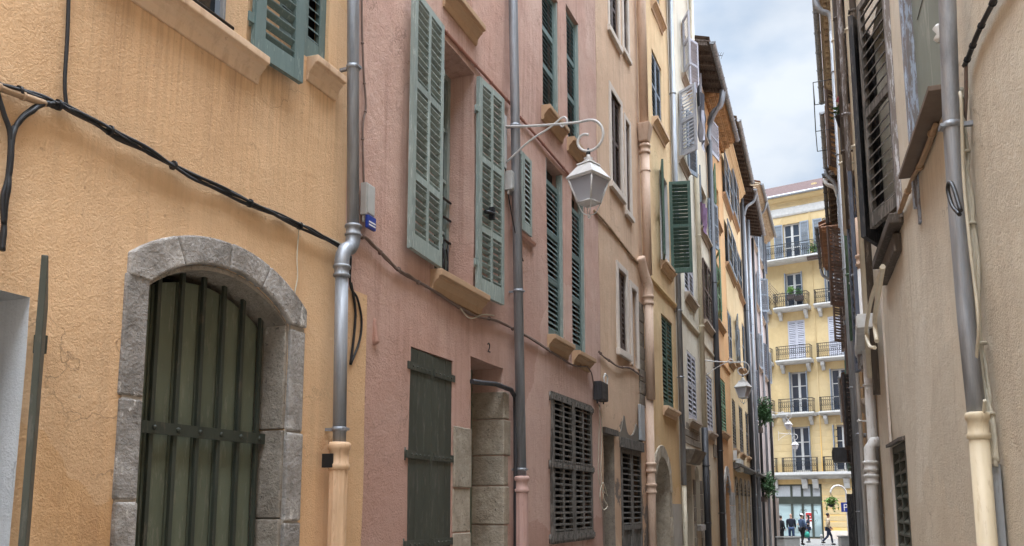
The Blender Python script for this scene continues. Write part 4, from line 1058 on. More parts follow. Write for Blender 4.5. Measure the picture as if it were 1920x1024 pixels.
pipe(H, [(W.L-.3, .1, vt9-.2), (W.L-.3, .1, H.g)], .06, 'dark_pipe', (9, 6, 3))
H.finish(); H9 = H

# ---- 10 last house on the left
W = F9
vt10 = W.v_at(.1, .6, 345)
H = House(W, 0, W.L, vt10, 'greypink', 'greyish pink last house on the left before the square, with slate shutters', seed=10)
k = 0
for v in (vt10-2.0, vt10-5.0, vt10-8.0):
    for i in range(5):
        u = 1.2+i*(W.L-2)/5; q = (u-.5, u+.5, v-.4, v+1.3); H.op(q, .14); k += 1
        if k % 2: frame_window(H, q, .12); shut_pair(H, q, 'bluegrey_dark' if k % 4 == 1 else 'greyblue', .03, la=172, ra=168 if k != 7 else 125, pitch=.1, sw=.06, panels=(1, 1), rise=.5)
        else: dark_back(H, q, .13); shut_pair(H, q, ('greyblue', 'lilac')[(k//2) % 2], -.01, pitch=.1, sw=.06, panels=(1, 1), rise=.5)
        sill(H, q[0]-.1, q[1]+.1, q[2], 'sill_grey')
for i in range(4):
    q = (.6+2.9*i, 2.1+2.9*i, H.g, H.g+2.6); H.op(q, .4); dark_back(H, q, .39)
roof(H, .55, vt10, tile='tile', style='genoise', under='eave_beige', gutter='zinc')
pipe(H, spline([(W.L*.3, .6, vt10-.06), (W.L*.3, .5, vt10-.4), (W.L*.3+.2, .2, vt10-.7), (W.L*.3+.2, .1, vt10-1.1)], 5), .06, 'zinc', (), 'gutter_outlet')
pipe(H, [(W.L*.3+.2, .1, vt10-1.05), (W.L*.3+.2, .1, H.g)], .06, 'zinc', (7, 5, 3))
pipe(H, [(W.L*.7, .1, vt10-.2), (W.L*.7, .1, H.g)], .07, 'dark_pipe', (7, 5, 3))
b = MB(); b.box(2.2, 3.9, .02, .34, H.g+2.95, H.g+3.25); b.build('shop_sign_box', M['dark_pipe'], W, H.root)
H.finish(); H10 = H

# ------------------------------------------------------------------ right row
R0 = Vector((.91-.3248*5, -5)); R1 = node(Vector((.91, 0)), .3248, 1657)
REND = Vector((plan(1601, 47).x, 47))
rd_ = (REND-R1).normalized()
def rp(t): return R1+rd_*t
LR = (REND-R1).length
cutsR = [0, 5.6, 10.4, 14.0, 18.4, 23.6, LR]
FR = [Frame(R0, R1, 1)]+[Frame(rp(a), rp(b), 1) for a, b in zip(cutsR, cutsR[1:])]

# ---- near beige wall on the right
W = FR[0]
H = House(W, 0, W.L, 10.5, 'beige', 'beige plastered house nearest on the right, with a thick grey downpipe', seed=21)
def ruv(px, py, o=0): return W.at(px, py, o)
# open board window above
ua = ruv(1764, 150)[0]; ub_ = ruv(1710, 170)[0]; vb_ = (ruv(1760, 212)[1]+ruv(1722, 318)[1])/2
q = (ua-.25, ub_, vb_, vb_+1.75); H.op(q, .07); qR = q
m = MB(); m.box(q[0]+.01, q[1]-.01, -.06, -.03, q[2]+.02, q[3]); m.build('window_board', M['panel_green'], W, H.root)
m = MB(); m.box(q[0]+.1, q[1]-.2, -.029, -.026, q[2]+.9, q[2]+.905); m.tube([(q[0]+.2, -.02, q[2]+1.4), (q[0]+.5, .0, q[2]+1.15), (q[1]-.1, -.02, q[2]+1.2)], .008, 6); m.build('board_wire', M['black'], W, H.root)
for px_, py_ in ((1727, 105), (1745, 165)):
    m = MB(); c = (q[0]+.35 if py_ < 130 else q[0]+.15, .01, q[2]+(.85 if py_ < 130 else .35)); m.lathe(c, [(.012,-.05),(.03,-.03),(.012,0),(.03,.03),(.012,.05)], 10); m.build('insulator', M['box_white'], W, H.root)
m = MB(); m.box(q[0]-.02, q[1]+.03, -.05, .11, q[2]-.04, q[2]-.01); m.build('sill_board', M['brownboard'], W, H.root, bevel=.004)
m = MB()
for i, (oo, w_) in enumerate(((.015, .05), (.03, .035), (.005, .06))):
    m.box(q[1]-.02+i*.055, q[1]+.03+i*.055, -.1, oo, q[2]-.35+.12*i, q[3])
m.build('window_frame', M['bluewood'], W, H.root, bevel=.004)
# louvred window at the far end of the beige wall
u0_ = ruv(1672, 230)[0]; u1_ = min(W.L-.03, ruv(1640, 230)[0]); vb2 = ruv(1660, 430)[1]; vt2 = ruv(1650, 20)[1]
vb2 = (ruv(1676, 425)[1]+ruv(1640, 470)[1])/2
uA, uB, uC = ruv(1681, 240)[0], ruv(1636, 240)[0], ruv(1608, 240)[0]
q = (uA, uA+1.15, ruv(1668, 448)[1], ruv(1642, 30)[1]); H.op(q, .2); dark_back(H, q, .19)
leaf(H, W, q[0]+.01, 1, .02, q[2]+.02, q[3]-.01, .56, 15, 'greybrown', (1, 1.1), 1, .085, .04, .055, rise=.3, st=.012)
for du, dt, r_, m_ in ((.95, .09, .03, 'rotwood'), (.62, .1, .035, 'pvc_cream'), (.35, .07, .03, 'whitewood')): pipe(H, [(W.L-du, dt, 10.3), (W.L-du+.02, dt, 7.2), (W.L-du, dt, q[2]-.6-du*.6)], r_, m_, (9, 7.4, 6.2, 5), 'wall_pipe')
leaf(H, W, q[1]-.01, -1, .02, q[2], q[3], .5, 24, 'blackwood', (1, 1), 1, .085, .04, .06, rise=.6, st=.01)
for a_, b_ in ((q[0]-.07, q[0]), (q[1], q[1]+.06)):
    m = MB(); m.box(a_, b_, -.02, .035, q[2]-.1, q[3]+.1); m.build('window_frame', M['whitewood'], W, H.root)
m = MB(); m.box(uA-.06, q[1]+.06, -.02, .1, q[2]-.14, q[2]-.06); m.box(uA+.1, q[1]+.0, -.02, .06, q[2]-.3, q[2]-.162); m.build('sill', M['rotwood'], W, H.root, bevel=.01)
# street-level vent shutter
q = list(W.rect((1700,815),(1704,1000),(1677,900))); q[0], q[1] = sorted((q[0], q[1])); q[3] = (ruv(1695, 822)[1]+ruv(1677, 838)[1])/2; q[2] = .78
H.op(q, .14); dark_back(H, q, .13)
wl = (q[1]-q[0])
leaf(H, W, q[0]+.004, 1, .0, q[2], q[3]-.01, wl-.008, 0, 'olive_dark', (-.35, -.35, 2.2), 2, .095, .045, .06, rise=.4, st=.016)
m = MB(); m.prof([(.0, q[3]+.0), (.05, q[3]-.01), (.05, q[3]+.015), (0, q[3]+.03)], q[0]-.02, q[1]+.02); m.build('drip_strip', M['rotwood'], W, H.root)
# near downpipe
o_ = .085
pu = (ruv(1776, 0, o_)[0]+ruv(1800, 400, o_)[0]+ruv(1832, 770, o_)[0])/3
vb_ = ruv(1832, 780, o_)[1]
pipe(H, [(ruv(1776, 0, o_)[0], o_, 10.3), (ruv(1776, 0, o_)[0], o_, ruv(1776, 0, o_)[1]), *[(ruv(x_, y_, o_)[0], o_, ruv(x_, y_, o_)[1]) for x_, y_ in ((1784, 232), (1795, 400), (1812, 600))], (ruv(1831, 775, o_)[0], o_, vb_)], .037, 'zinc', (ruv(1786, 232, o_)[1], 6.5, 8.5), bm='zinc_bright', n=18)
cu_ = ruv(1832, 775, o_)[0]
collar(H, (cu_, o_, vb_-.04), .037, 'cast_beige', h=.07)
m = MB(); m.tube([(cu_, o_, vb_-.08), (cu_-.01, o_, H.g-.1)], .0395, 20); m.build('cast_iron_drainpipe', M['cast_beige'], W, H.root)
m = MB(); uc = ruv(1880, 950)[0]; vz = ruv(1876, 870)[1]; m.box(uc-.05, uc+.05, .005, .06, .1, vz); m.build('cable_trunking', M['panel_grey'], W, H.root, bevel=.005)
# thin stained strip at the end of the wall and the white pipe that starts there
m = MB(); us_ = ruv(1671, 820)[0]; m.box(us_-.03, us_+.03, .0, .018, .2, q[3]+2.0); m.build('corner_strip', M['surround'], W, H.root)
o_ = .09
zt = ruv(1657, 815, o_)[1]; up = W.L+.06
pipe(H, [(up+.02, .0, zt+.03), (up+.01, .05, zt+.03), (up, o_, zt-.02), (up, o_, H.g)], .055, 'pvc', (1.2,), 'waste_pipe')
for z in (zt-.2, zt-.33): collar(H, (up, o_, z), .056, 'pvc', h=.06)
H.finish(.16); HR0 = H
roof(H, .5, 10.5, gutter='zinc')

# ---- further right-hand houses, seen at a grazing angle
def r_house(i, mat, label, top, out=.45, under='eave_beige', style='genoise', seed=30, tile='tile', gut='zinc', rf=True):
    W = FR[i]; h = House(W, 0, W.L, top, mat, label, seed=seed, amp=.02)
    if rf: roof(h, out, top, tile=tile, under=under, style=style, gutter=gut, gr=.055, u0=.05 if i != 1 else .02, u1=W.L-.05)
    return h
def rwin(h, u, v, w, hh, mat, la, ra, sm='sill_grey', lw=None, pitch=.09, **k):
    q = (u, u+w, v, v+hh); h.op(q, .16)
    if la or ra: frame_window(h, q, .14)
    else: dark_back(h, q, .15)
    if la is not None: leaf(h, h.W, u-.01 if la > 60 else u, 1, .03 if la > 60 else -.01, v, v+hh, lw or w/2, la, mat, (1, 1), 1, pitch, .04, .055, rise=.55, **k)
    if ra is not None: leaf(h, h.W, u+w+.01 if ra > 60 else u+w, -1, .03 if ra > 60 else -.01, v, v+hh, lw or w/2, ra, mat, (1, 1), 1, pitch, .04, .055, rise=.55, **k)
    if sm: sill(h, u-.08, u+w+.08, v, sm, .9)
    return q
# Ra: dirty beige house crowded with pipes
h = r_house(1, 'beige_dirty', 'dirty beige house on the right hung with blue, green and grey pipes', 13.2, .4, seed=31); W = h.W
rwin(h, .9, 6.1, .95, 2.3, 'blackwood', 172, 168)
rwin(h, .7, 3.2, .95, 1.9, 'bluegrey_dark', 170, 168, lw=.42)
rwin(h, 3.3, 6.2, .95, 1.8, 'whitewood', 172, 171)
rwin(h, 3.2, 3.0, .95, 1.7, 'darkgreen', 0, 0)
q = (.9, 1.9, h.g, 2.3); h.op(q, .35, .4); dark_back(h, q, .34)
q = (3.2, 4.2, h.g, 2.4); h.op(q, .35, .4); dark_back(h, q, .34)
for (u, o, r, mat, top, bot) in ((.2, .055, .045, 'cast_peach', 4.55, 3.9), (.42, .12, .03, 'whitewood', 13, 3.0), (1.98, .12, .04, 'rotwood', 13, 5.0), (2.25, .1, .04, 'blue_pipe', 6.3, 3.9), (2.6, .12, .025, 'pvc', 12.8, None),
                                 (2.9, .14, .045, 'pvc_cream', 13, 5.2), (4.3, .12, .045, 'green_pipe', 9.3, 4.0), (4.75, .12, .035, 'zinc', 13, None), (5.1, .1, .04, 'zinc', 12.8, None), (5.35, .1, .04, 'cable_brown', 13, None)):
    b = h.g if bot is None else bot
    pipe(h, [(u, o, top), (u+.01, o, (top+b)/2), (u, o, b)], r, mat, [b+1+1.8*j for j in range(int((top-b)/1.8))], 'wall_pipe')
pipe(h, [(.2, .055, 4.0), (.2, .055, h.g)], .05, 'pvc', (1.5, 2.8), 'waste_pipe')
collar(h, (.2, .055, 4.1), .05, 'cast_peach', h=.07)
h.finish(); HRa = h
h = r_house(2, 'tan', 'tan house on the right with a pale corbelled eave and long zinc gutter', 10.55, .33, 'eave_beige', seed=32); W = h.W
rwin(h, .9, 7.45, .95, 1.4, 'brown', 145, 170, lw=.46); rwin(h, 2.7, 2.7, .8, 1.35, 'blackwood', 140, 168, lw=.36); rwin(h, 1.0, 4.4, .95, 1.8, 'brown', 172, 170); rwin(h, 3.0, 4.4, .95, 1.8, 'darkgreen', 170, 170)
rwin(h, 3.0, 7.2, .95, 1.7, 'greyblue', 172, 171)
pipe(h, spline([(.2, .40, 10.45), (.2, .36, 10.25), (.22, .3, 10.15), (.25, .16, 10.05), (.25, .14, 9.7)], 5), .05, 'zinc', (), 'gutter_outlet')
pipe(h, [(.25, .14, 9.75), (.25, .14, h.g)], .055, 'zinc', (9, 7.5, 5.5, 3.5, 1.5))
m = MB()
for z in (8.9, 8.0): m.tube([(.3, .1, z), (.3, .5, z), (1.2, .5, z), (1.2, .1, z)], .008, 6)
m.tube([(.3, .5, 8.0), (.3, .5, 8.9)], .008, 6); m.build('drying_rack', M['black'], W, h.root)
q = (1.2, 2.2, h.g, 2.3); h.op(q, .35); dark_back(h, q, .34)
h.finish(); HRb = h
h = r_house(3, 'rust', 'orange house on the right with an orange corbelled eave', 10.4, .34, 'eave_orange', seed=33); W = h.W
rwin(h, 1.2, 6.1, .95, 1.85, 'brown', 136, 168, lw=.56); rwin(h, 1.2, 3.8, .95, 1.8, 'brown', 165, 168, lw=.5)
pipe(h, spline([(W.L-.2, .4, 10.3), (W.L-.2, .36, 10.1), (W.L-.2, .2, 9.9), (W.L-.2, .12, 9.6)], 5), .05, 'zinc', (), 'gutter_outlet')
pipe(h, [(W.L-.2, .12, 9.65), (W.L-.2, .12, h.g)], .05, 'dark_pipe', (8, 6, 4, 2))
h.finish(); HRc = h
h = r_house(4, 'yellow3', 'pale house on the right under dark brown eaves with brown louvred shutters', 10.3, .38, 'eave_wood', 'rafter', seed=34, tile='tile_dark', gut='dark_pipe'); W = h.W
rwin(h, .7, 6.9, .95, 1.9, 'brown', 150, 168, lw=.55); rwin(h, .6, 3.0, .95, 1.9, 'brown', 150, 168, lw=.5); rwin(h, 2.7, 3.6, .95, 2.0, 'darkgreen', 165, 165, lw=.5)
pipe(h, spline([(.2, .44, 10.2), (.2, .4, 10.05), (.2, .2, 9.9), (.2, .12, 9.6)], 5), .05, 'pvc', (), 'gutter_outlet')
pipe(h, [(.2, .12, 9.65), (.2, .12, h.g)], .05, 'pvc', (8, 6, 4, 2))
h.finish(); HRd = h
h = r_house(5, 'cream2', 'cream house on the right with a reddish tiled eave and a curved gutter outlet', 10.25, .72, 'tile', 'genoise', seed=35, tile='tile', gut='dark_pipe'); W = h.W
rwin(h, .8, 6.6, .95, 1.9, 'brown', 145, 165, lw=.65); rwin(h, .8, 3.6, .95, 1.9, 'darkgreen', 165, 165, lw=.5); rwin(h, 3, 3.6, .95, 1.9, 'blackwood', 150, 160, lw=.5)
pipe(h, spline([(W.L-.3, .78, 10.15), (W.L-.3, .72, 9.9), (W.L-.3, .45, 9.72), (W.L-.3, .2, 9.65), (W.L-.3, .1, 9.5)], 5), .05, 'zinc', (), 'gutter_outlet')
pipe(h, [(W.L-.3, .1, 9.55), (W.L-.3, .1, h.g)], .05, 'dark_pipe', (8, 6, 4, 2))
h.finish(); HRe = h
h = r_house(6, 'rust', 'dark fronted low house at the right corner of the square', 6.2, .3, 'eave_wood', 'rafter', seed=36, tile='tile'); W = h.W
rwin(h, 2, 3.2, .95, 1.7, 'blackwood', 155, 165, lw=.5); rwin(h, 6, 3.2, .95, 1.7, 'darkgreen', 165, 160, lw=.5); rwin(h, 10, 3.2, .95, 1.7, 'darkgreen', 165, 160, lw=.5)
m = MB(); m.box(.05, W.L-1.5, .0, .34, h.g-.1, 2.0); 
m.build('dark_shopfront', M['blackwood'], W, h.root, bevel=.01)
for i in range(4):
    q = (1+i*3.0, 2.6+i*3.0, 2.1, 2.9); h.op(q, .2); dark_back(h, q, .19)
h.finish(); HRf = h

# ------------------------------------------------------------------ yellow building across the square
pc = plan(1520, 58); df = Vector((1.519, -1)).normalized()
FF = Frame(pc-df*14, pc+df*11, -1); W = FF
def fuv(px, py, o=0): return W.at(px, py, o)
ftop = fuv(1490, 368)[1]
H = House(W, 0, W.L, ftop, 'far', 'yellow apartment building with wrought iron balconies across the square', back=12, amp=.004, seed=50, name='apartment_building')
H.root['category'] = 'apartment building'
def fbox(name, u0, u1, o0, o1, v0, v1, mat, bevel=0):
    m = MB(); m.box(u0, u1, o0, o1, v0, v1); return m.build(name, M[mat], W, H.root, bevel=bevel)
def railing(u0, u1, o1, v0, v1, mat='black', orn=True, name='balcony_railing'):
    m = MB(); r = .014
    for z in (v0+.06, v1-.18, v1): m.tube([(u0, .03, z), (u0, o1, z), (u1, o1, z), (u1, .03, z)], r if z < v1 else .024, 6)
    n = int((u1-u0)/.13)
    for i in range(n+1):
        x = u0+(u1-u0)*i/n
        m.tube([(x, o1, v0), (x, o1, v1)], .009 if i % 5 else .016, 5)
        if orn and i < n:
            w = (u1-u0)/n; c = x+w/2; hh = (v1-v0-.25)
            for s_ in (-1, 1): m.tube([(c+s_*w*.45*math.cos(t*.6), o1, v0+.3+.25*hh+s_*.1+hh*.26*math.sin(t*.6)) for t in range(9)], .008, 4)
            m.ball((c, o1, v0+hh*.55), .028, .01, .045, 6, 4)
    for s_ in (u0, u1):
        for k in range(5): m.tube([(s_, .06+(o1-.08)*k/5, v0), (s_, .06+(o1-.08)*k/5, v1)], .009, 5)
    return m.build(name, M[mat], W, H.root)
def balcony(u0, u1, v, o=.75, rail=.95, corb=True, mat='white_trim'):
    m = MB(); m.prof([(-.02,v-.26),(o*.55,v-.24),(o*.8,v-.18),(o*.86,v-.12),(o+.04,v-.11),(o+.04,v),(-.02,v)], u0-.08, u1+.08); m.build('balcony_slab', M[mat], W, H.root, bevel=.01)
    if corb:
        for x in (u0+.25, u1-.25):
            q = MB(); q.prof([(-.02,v-.85),(.12,v-.8),(.2,v-.62),(.42,v-.5),(.46,v-.265),(-.02,v-.265)], x-.11, x+.11); q.build('balcony_bracket', M['white_trim'], W, H.root, bevel=.01)
    railing(u0, u1, o, v, v+rail)
cA = fuv(1490, 540)[0]; cB = fuv(1566, 540)[0]; pitch = cB-cA
cA = fuv(1497, 700)[0]
rowsF = [(487, 418, 'open'), (577, 511, 'plain'), (676, 600, 'closed'), (775, 697, 'plain'), (885, 800, 'plain')]
cols_ = [cA-pitch, cA, cA+pitch]
for ri, (yb, yt, kind) in enumerate(rowsF):
    px_ = 1490+ri*4
    vb0 = fuv(px_, yb)[1]; vt0 = fuv(px_, yt)[1]
    for ci, c in enumerate(cols_):
        q = (c-.58, c+.58, vb0, vt0); H.op(q, .25)
        if kind == 'closed':
            dark_back(H, q, .24); shut_pair(H, q, 'lilac', -.02, panels=(1, 1), pitch=.12, sw=.08, rise=.6)
        else:
            fm = frame_window(H, q, .2, 'white_trim', 'pane_blue', 2, 3, fw=.1, bar=.06)
            cu = MB(); cu.box(q[0]+.12, q[0]+.42, -.215, -.21, vb0+.2, vt0-.3); cu.box(q[1]-.42, q[1]-.12, -.215, -.21, vb0+.2, vt0-.3)
            if kind == 'open':
                leaf(H, W, q[0]-.02, 1, .05, vb0, vt0, .62, 175, 'greyblue', (1, 1.5), 1, .12, .04, .08, rise=.7); leaf(H, W, q[1]+.02, -1, .05, vb0, vt0, .62, 175, 'greyblue', (1, 1.5), 1, .12, .04, .08, rise=.7)
            else:
                leaf(H, W, q[0]-.0, 1, -.02, vb0, vt0, .3, 92, 'greyblue', (1, 1), 1, .12, .04, .08, rise=.7); leaf(H, W, q[1]+.0, -1, -.02, vb0, vt0, .3, 92, 'greyblue', (1, 1), 1, .12, .04, .08, rise=.7)
        if 0 < ri < 4: balcony(c-1.25, c+1.0, vb0, .6 if ci != 1 else .75)
vb1 = fuv(1490, 487)[1]; balcony(.3, W.L-.3, vb1, .85, 1.0, False)
vb5 = fuv(1506, 885)[1]
ledge(H, .02, W.L-.02, vb5, [(-.02,-.5),(.1,-.46),(.2,-.3),(.55,-.26),(.6,-.2),(.6,-.02),(-.02,0)], 'white_trim', 'cornice')
for c in cols_:
    railing(c-1.25, c+1.0, .5, vb5, vb5+.95)
    for x in (c-1.9, c+.1):
        q = MB(); q.prof([(-.02,vb5-1.15),(.12,vb5-1.1),(.22,vb5-.8),(.4,vb5-.5),(-.02,vb5-.5)], x-.18, x+.18); q.build('cornice_bracket', M['white_trim'], W, H.root, bevel=.01)
vb4 = fuv(1530, 772)[1]; ledge(H, .02, W.L-.02, vb4-.05, [(-.02,-.2),(.06,-.18),(.1,-.05),(.1,0),(-.02,.02)], 'white_trim', 'string_course')
va = fuv(1490, 400)[1]; ledge(H, .02, W.L-.02, va+.5, [(-.02,-.62),(.06,-.6),(.1,-.5),(.1,-.05),(.06,0),(-.02,.02)], 'white_trim', 'frieze')
ledge(H, .02, W.L-.02, ftop+.02, [(-.02,-.35),(.15,-.3),(.35,-.12),(.4,-.1),(.4,0),(-.02,.01)], 'far', 'eaves_cornice')
for i in range(3):
    u = cA-pitch*1.4+i*pitch*1.05; m = MB(); a, b, z0, z1 = u, u+pitch*.9, va+.75, ftop-.5
    m.box(a, b, -.01, .03, z0, z0+.06); m.box(a, b, -.01, .03, z1-.06, z1); m.box(a, a+.06, -.01, .028, z0+.06, z1-.06); m.box(b-.06, b, -.01, .028, z0+.06, z1-.06); m.build('wall_panel', M['far_trim'], W, H.root)
m = MB(); z = vb5-.75; k = 0
while z > fuv(1560, 1000)[1]:
    m.box(fuv(1543, 950)[0]+.02, W.L-.02, -.01, .012, z-.008+.02, z+.34); z -= .42
m.build('rusticated_courses', M['far_trim'], W, H.root, bevel=.015)
m = MB()
for z in [vb4-.6-.45*i for i in range(7)]:
    m.box(cA-pitch+.75, cA-.75, -.01, .008, z-.2, z+.19)
m.build('rusticated_courses', M['far_trim'], W, H.root, bevel=.01)
m = MB()
for z in [vb4-.6-.45*i for i in range(7)]: m.box(cA+.75, cB-.4, -.01, .008, z-.2, z+.19)
m.build('rusticated_courses', M['far_trim'], W, H.root, bevel=.01)
fbox('rain_pipe', fuv(1533, 700)[0]-.03, fuv(1533, 700)[0]+.03, .0, .06, vb5, ftop-.4, 'far')
# shop front
su0, su1 = fuv(1440, 960)[0]-3.2, fuv(1543, 960)[0]; sv1 = fuv(1500, 908)[1]; sb = FARZ
q = (su0, su1, sb, sv1); H.op(q, .3); dark_back(H, q, .29, 'interior')
n = 6; w_ = 1.55; m = MB(); zt0, zt1 = fuv(1500, 945)[1], fuv(1500, 931)[1]
mull = [fuv(x, 960)[0] for x in (1485, 1505, 1523)]
mu = [su0+.06, mull[0]-3.3, mull[0]-1.65, *mull, su1-.06]
for x in mu: m.box(x-.07, x+.07, -.2, -.04, sb, sv1)
m.box(su0, su1, -.2, -.03, sv1-.1, sv1); m.box(su0, su1, -.2, -.02, zt0, zt1); m.box(su0, su1, -.2, -.03, sb, sb+.12)
sf = m.build('shop_front', M['iron'], W, H.root)
m = MB(); m.box(su0+.05, su1-.05, -.13, -.11, sb+.1, zt0); m.build('shop_window', M['shop_glass'], W, sf)
m = MB(); m.box(su0+.05, su1-.05, -.13, -.10, zt1, sv1-.05); m.build('transom_panel', M['panel_grey'], W, sf)
m = MB(); rnd = random.Random(2)
for i in range(9):
    x = rnd.uniform(mull[0]-1.4, su1-.5); z = rnd.uniform(sb+.3, zt0-.5); m.tube([(x+.25*math.cos(t*.7+i), -.105, z+.18*math.sin(t*1.1)) for t in range(10)], .012, 4)
m.build('window_scrawl', M['panel_green'], W, sf)
rs = (fuv(1510, 970)[0], fuv(1524, 970)[0], fuv(1517, 978)[1], fuv(1517, 961)[1])
m = MB(); m.box(rs[0], rs[1], -.1, -.085, rs[2]-.45, rs[3]); sg = m.build('shop_notice', M['whitesign'], W, sf)
m = MB(); m.box(rs[0]+.02, rs[1]-.02, -.084, -.078, rs[2]+.0, rs[3]-.03)
m.build('notice_band', M['redsign'], W, sf)
m = MB()
for k, (a, b) in enumerate(((.3, .7), (.1, .9))): m.box(rs[0]+(rs[1]-rs[0])*a, rs[0]+(rs[1]-rs[0])*b, -.077, -.074, rs[2]+.12+.17*(1-k), rs[2]+.18+.17*(1-k))
m.build('notice_lines', M['whitesign'], W, sf)
fbox('plinth', su1+.02, W.L-.02, -.02, .06, sb-.1, fuv(1560, 995)[1], 'surround')
# roof
m = MB(); e = .45; z0 = ftop+.03
rp_ = [(-.3, e, z0), (W.L+.3, e, z0), (W.L-3, -6, z0+3.2), (5, -6, z0+3.2), (-.3, -12.4, z0), (W.L+.3, -12.4, z0)]
m.add(rp_, [(0, 1, 2, 3), (1, 5, 2), (5, 4, 3, 2), (4, 0, 3), (0, 4, 5, 1)])
m.build('roof', M['tile_red'], W, H.root)
m = MB(); m.tube([(-.3, e+.04, z0+.02), (W.L+.3, e+.04, z0+.02)], .11, 8); m.build('gutter', M['zinc'], W, H.root)
m = MB(); uc = fuv(1508, 345)[0]; m.box(uc-.18, uc+.18, -3.2, -2.8, z0+.8, z0+1.75); m.build('chimney', M['far_trim'], W, H.root)
H.finish(1.2); HF = H
# ------------------------------------------------------------------ ground
def strip(name, pts_l, pts_r, dz, mat, kind='structure'):
    m = MB(); n = len(pts_l)
    V = [(p[0], p[1], gz(p[1])+dz) for p in pts_l]+[(p[0], p[1], gz(p[1])+dz) for p in pts_r]
    m.add(V, [(i, n+i, n+i+1, i+1) for i in range(n-1)])
    o = m.build(name, M[mat], WORLD); o['kind'] = kind; return o
ys = [-300, -40, -5, 4, 10, 16, 22, 28, 34, 40, 44, 60, 120, 800]
strip('ground', [(-600, y) for y in ys], [(600, y) for y in ys], -.012, 'ground')
yy = [-5, 0, 4, 8, 12, 16, 20, 25, 30, 35, 40, 44, 46.5]
def lx(y):
    P = [L0, L1, L2, L3, L4, L5, L6, L7, L8, L9, L10, L10+(L10-L9)]
    for a, b in zip(P, P[1:]):
        if a.y <= y <= b.y: return a.x+(b.x-a.x)*(y-a.y)/(b.y-a.y)
    return P[0].x+(y-P[0].y)*.43
def rx(y):
    P = [R0, R1, REND, REND+(REND-R1)]
    for a, b in zip(P, P[1:]):
        if a.y <= y <= b.y: return a.x+(b.x-a.x)*(y-a.y)/(b.y-a.y)
    return P[0].x+(y-P[0].y)*.32
strip('street_paving', [(lx(y)-.02, y) for y in yy], [(rx(y)+.02, y) for y in yy], -.004, 'paving')
strip('drain_channel', [((lx(y)+rx(y))/2-.14, y) for y in yy], [((lx(y)+rx(y))/2+.14, y) for y in yy], .002, 'stone_dark')
strip('square_paving', [(-30, y) for y in (46.5, 52, 90)], [(60, y) for y in (46.5, 52, 90)], -.004, 'square')

# ------------------------------------------------------------------ wall lamps
def make_lamp(W, u, pts, label):
    o_end, v_end = pts['hang']; va = pts['arm']
    t = thing('street_lamp', W, (u, 0, pts['low']), label, 'street lamp', 'white lanterns on scrolled wall brackets')
    m = MB(); m.box(u-.03, u+.03, .004, .022, pts['low'], va+.12)
    m.build('wall_plate', M['lamp_white'], W, t, bevel=.004)
    R = .165; cx = o_end; cv = v_end+R+.0
    top = cv+R
    path = [(u, .02, va), (u, cx*.3, va+(top-va)*.45), (u, cx*.6, va+(top-va)*.8), (u, cx-.12, top-.004), (u, cx, top)]
    N = 26
    for i in range(1, N+1):
        a = PI/2-i/N*1.75*PI*1.15; r = R*(1-.0*i/N) if i < N*.45 else R*(1-.62*(i/N-.45)/.55)
        dv = -(R-r)*.55
        path.append((u, cx+r*math.cos(a)*.95, cv+dv+r*math.sin(a)))
    m = MB(); m.tube(spline(path, 3), .0135, 8); m.build('scroll_arm', M['lamp_white'], W, t)
    m = MB(); q = cx*.62
    m.tube(spline([(u, .02, pts['low']+.06), (u, q*.5, pts['low']+.06+(va-pts['low'])*.42), (u, q*.92, va-.09), (u, q+.08, va-.01), (u, q+.13, va-.06), (u, q+.08, va-.11), (u, q+.05, va-.08)], 5), .0105, 8)
    m.build('brace', M['lamp_white'], W, t)
    # lantern: four tapering glazed sides under a pyramid hood
    k = pts.get('k', 1.0); z0 = v_end; cs = lambda s_, z: [(u+s_, cx, z), (u, cx+s_, z), (u-s_, cx, z), (u, cx-s_, z)]
    def sq(s_, z):
        a = math.radians(20); return [(u+s_*math.cos(a+PI/4+PI/2*i)*1.414, cx+s_*math.sin(a+PI/4+PI/2*i)*1.414, z) for i in range(4)]
    H_ = .285*k; zt = z0-.34*k; zb = zt-H_; ta, tb = .165*k, .095*k
    m = MB(); m.hexa(sq(.178*k, zt-.012)+sq(.19*k, zt+.012)); m.hexa(sq(.186*k, zt+.012)+sq(.085*k, zt+.17*k)); m.hexa(sq(.1*k, zt+.17*k)+sq(.095*k, zt+.185*k))
    m.lathe((u, cx, zt+.185*k), [(.06*k,0),(.075*k,.025*k),(.04*k,.05*k),(.055*k,.07*k),(.02*k,.09*k),(.02*k,.12*k)], 14)
    m.build('hood', M['lamp_white'], W, t)
    m = MB(); m.tube([(u, cx, zt+.28*k), (u, cx, z0+.03)], .012, 8); m.ball((u, cx, z0-.02), .024, n=8, m=6); m.build('hanger', M['black'], W, t)
    m = MB(); A = sq(ta, zt-.012); B = sq(tb, zb)
    for i in range(4): m.tube([A[i], B[i]], .011*k, 6); m.tube([B[i], B[(i+1) % 4]], .012*k, 6)
    C = sq(tb*.55, zb-.035*k); m.hexa(C+[(p[0], p[1], p[2]) for p in sq(tb*1.02, zb-.004)])
    for i in range(4):
        c = Vector(B[i]); e = Vector((u, cx, zb-.15*k)); mid = (c*.55+e*.45)+Vector((0, 0, -.05*k)); m.tube(spline([c, mid, e], 4), .006*k, 5)
    m.ball((u, cx, zb-.165*k), .02*k, n=8, m=6); fr = m.build('lantern_frame', M['lamp_white'], W, t)
    m = MB(); A = sq(ta*.96, zt-.014); B = sq(tb*.95, zb+.01); m.hexa(B+A); m.build('lantern_glass', M['frost'], W, fr)
    return t
def copy_tree(o, parent=None):
    c = o.copy(); COL.objects.link(c); ORG[c] = ORG[o].copy()
    if parent: c.parent = parent
    for ch in list(o.children): copy_tree(ch, c)
    return c
ul = FP.at(945, 268)[0]
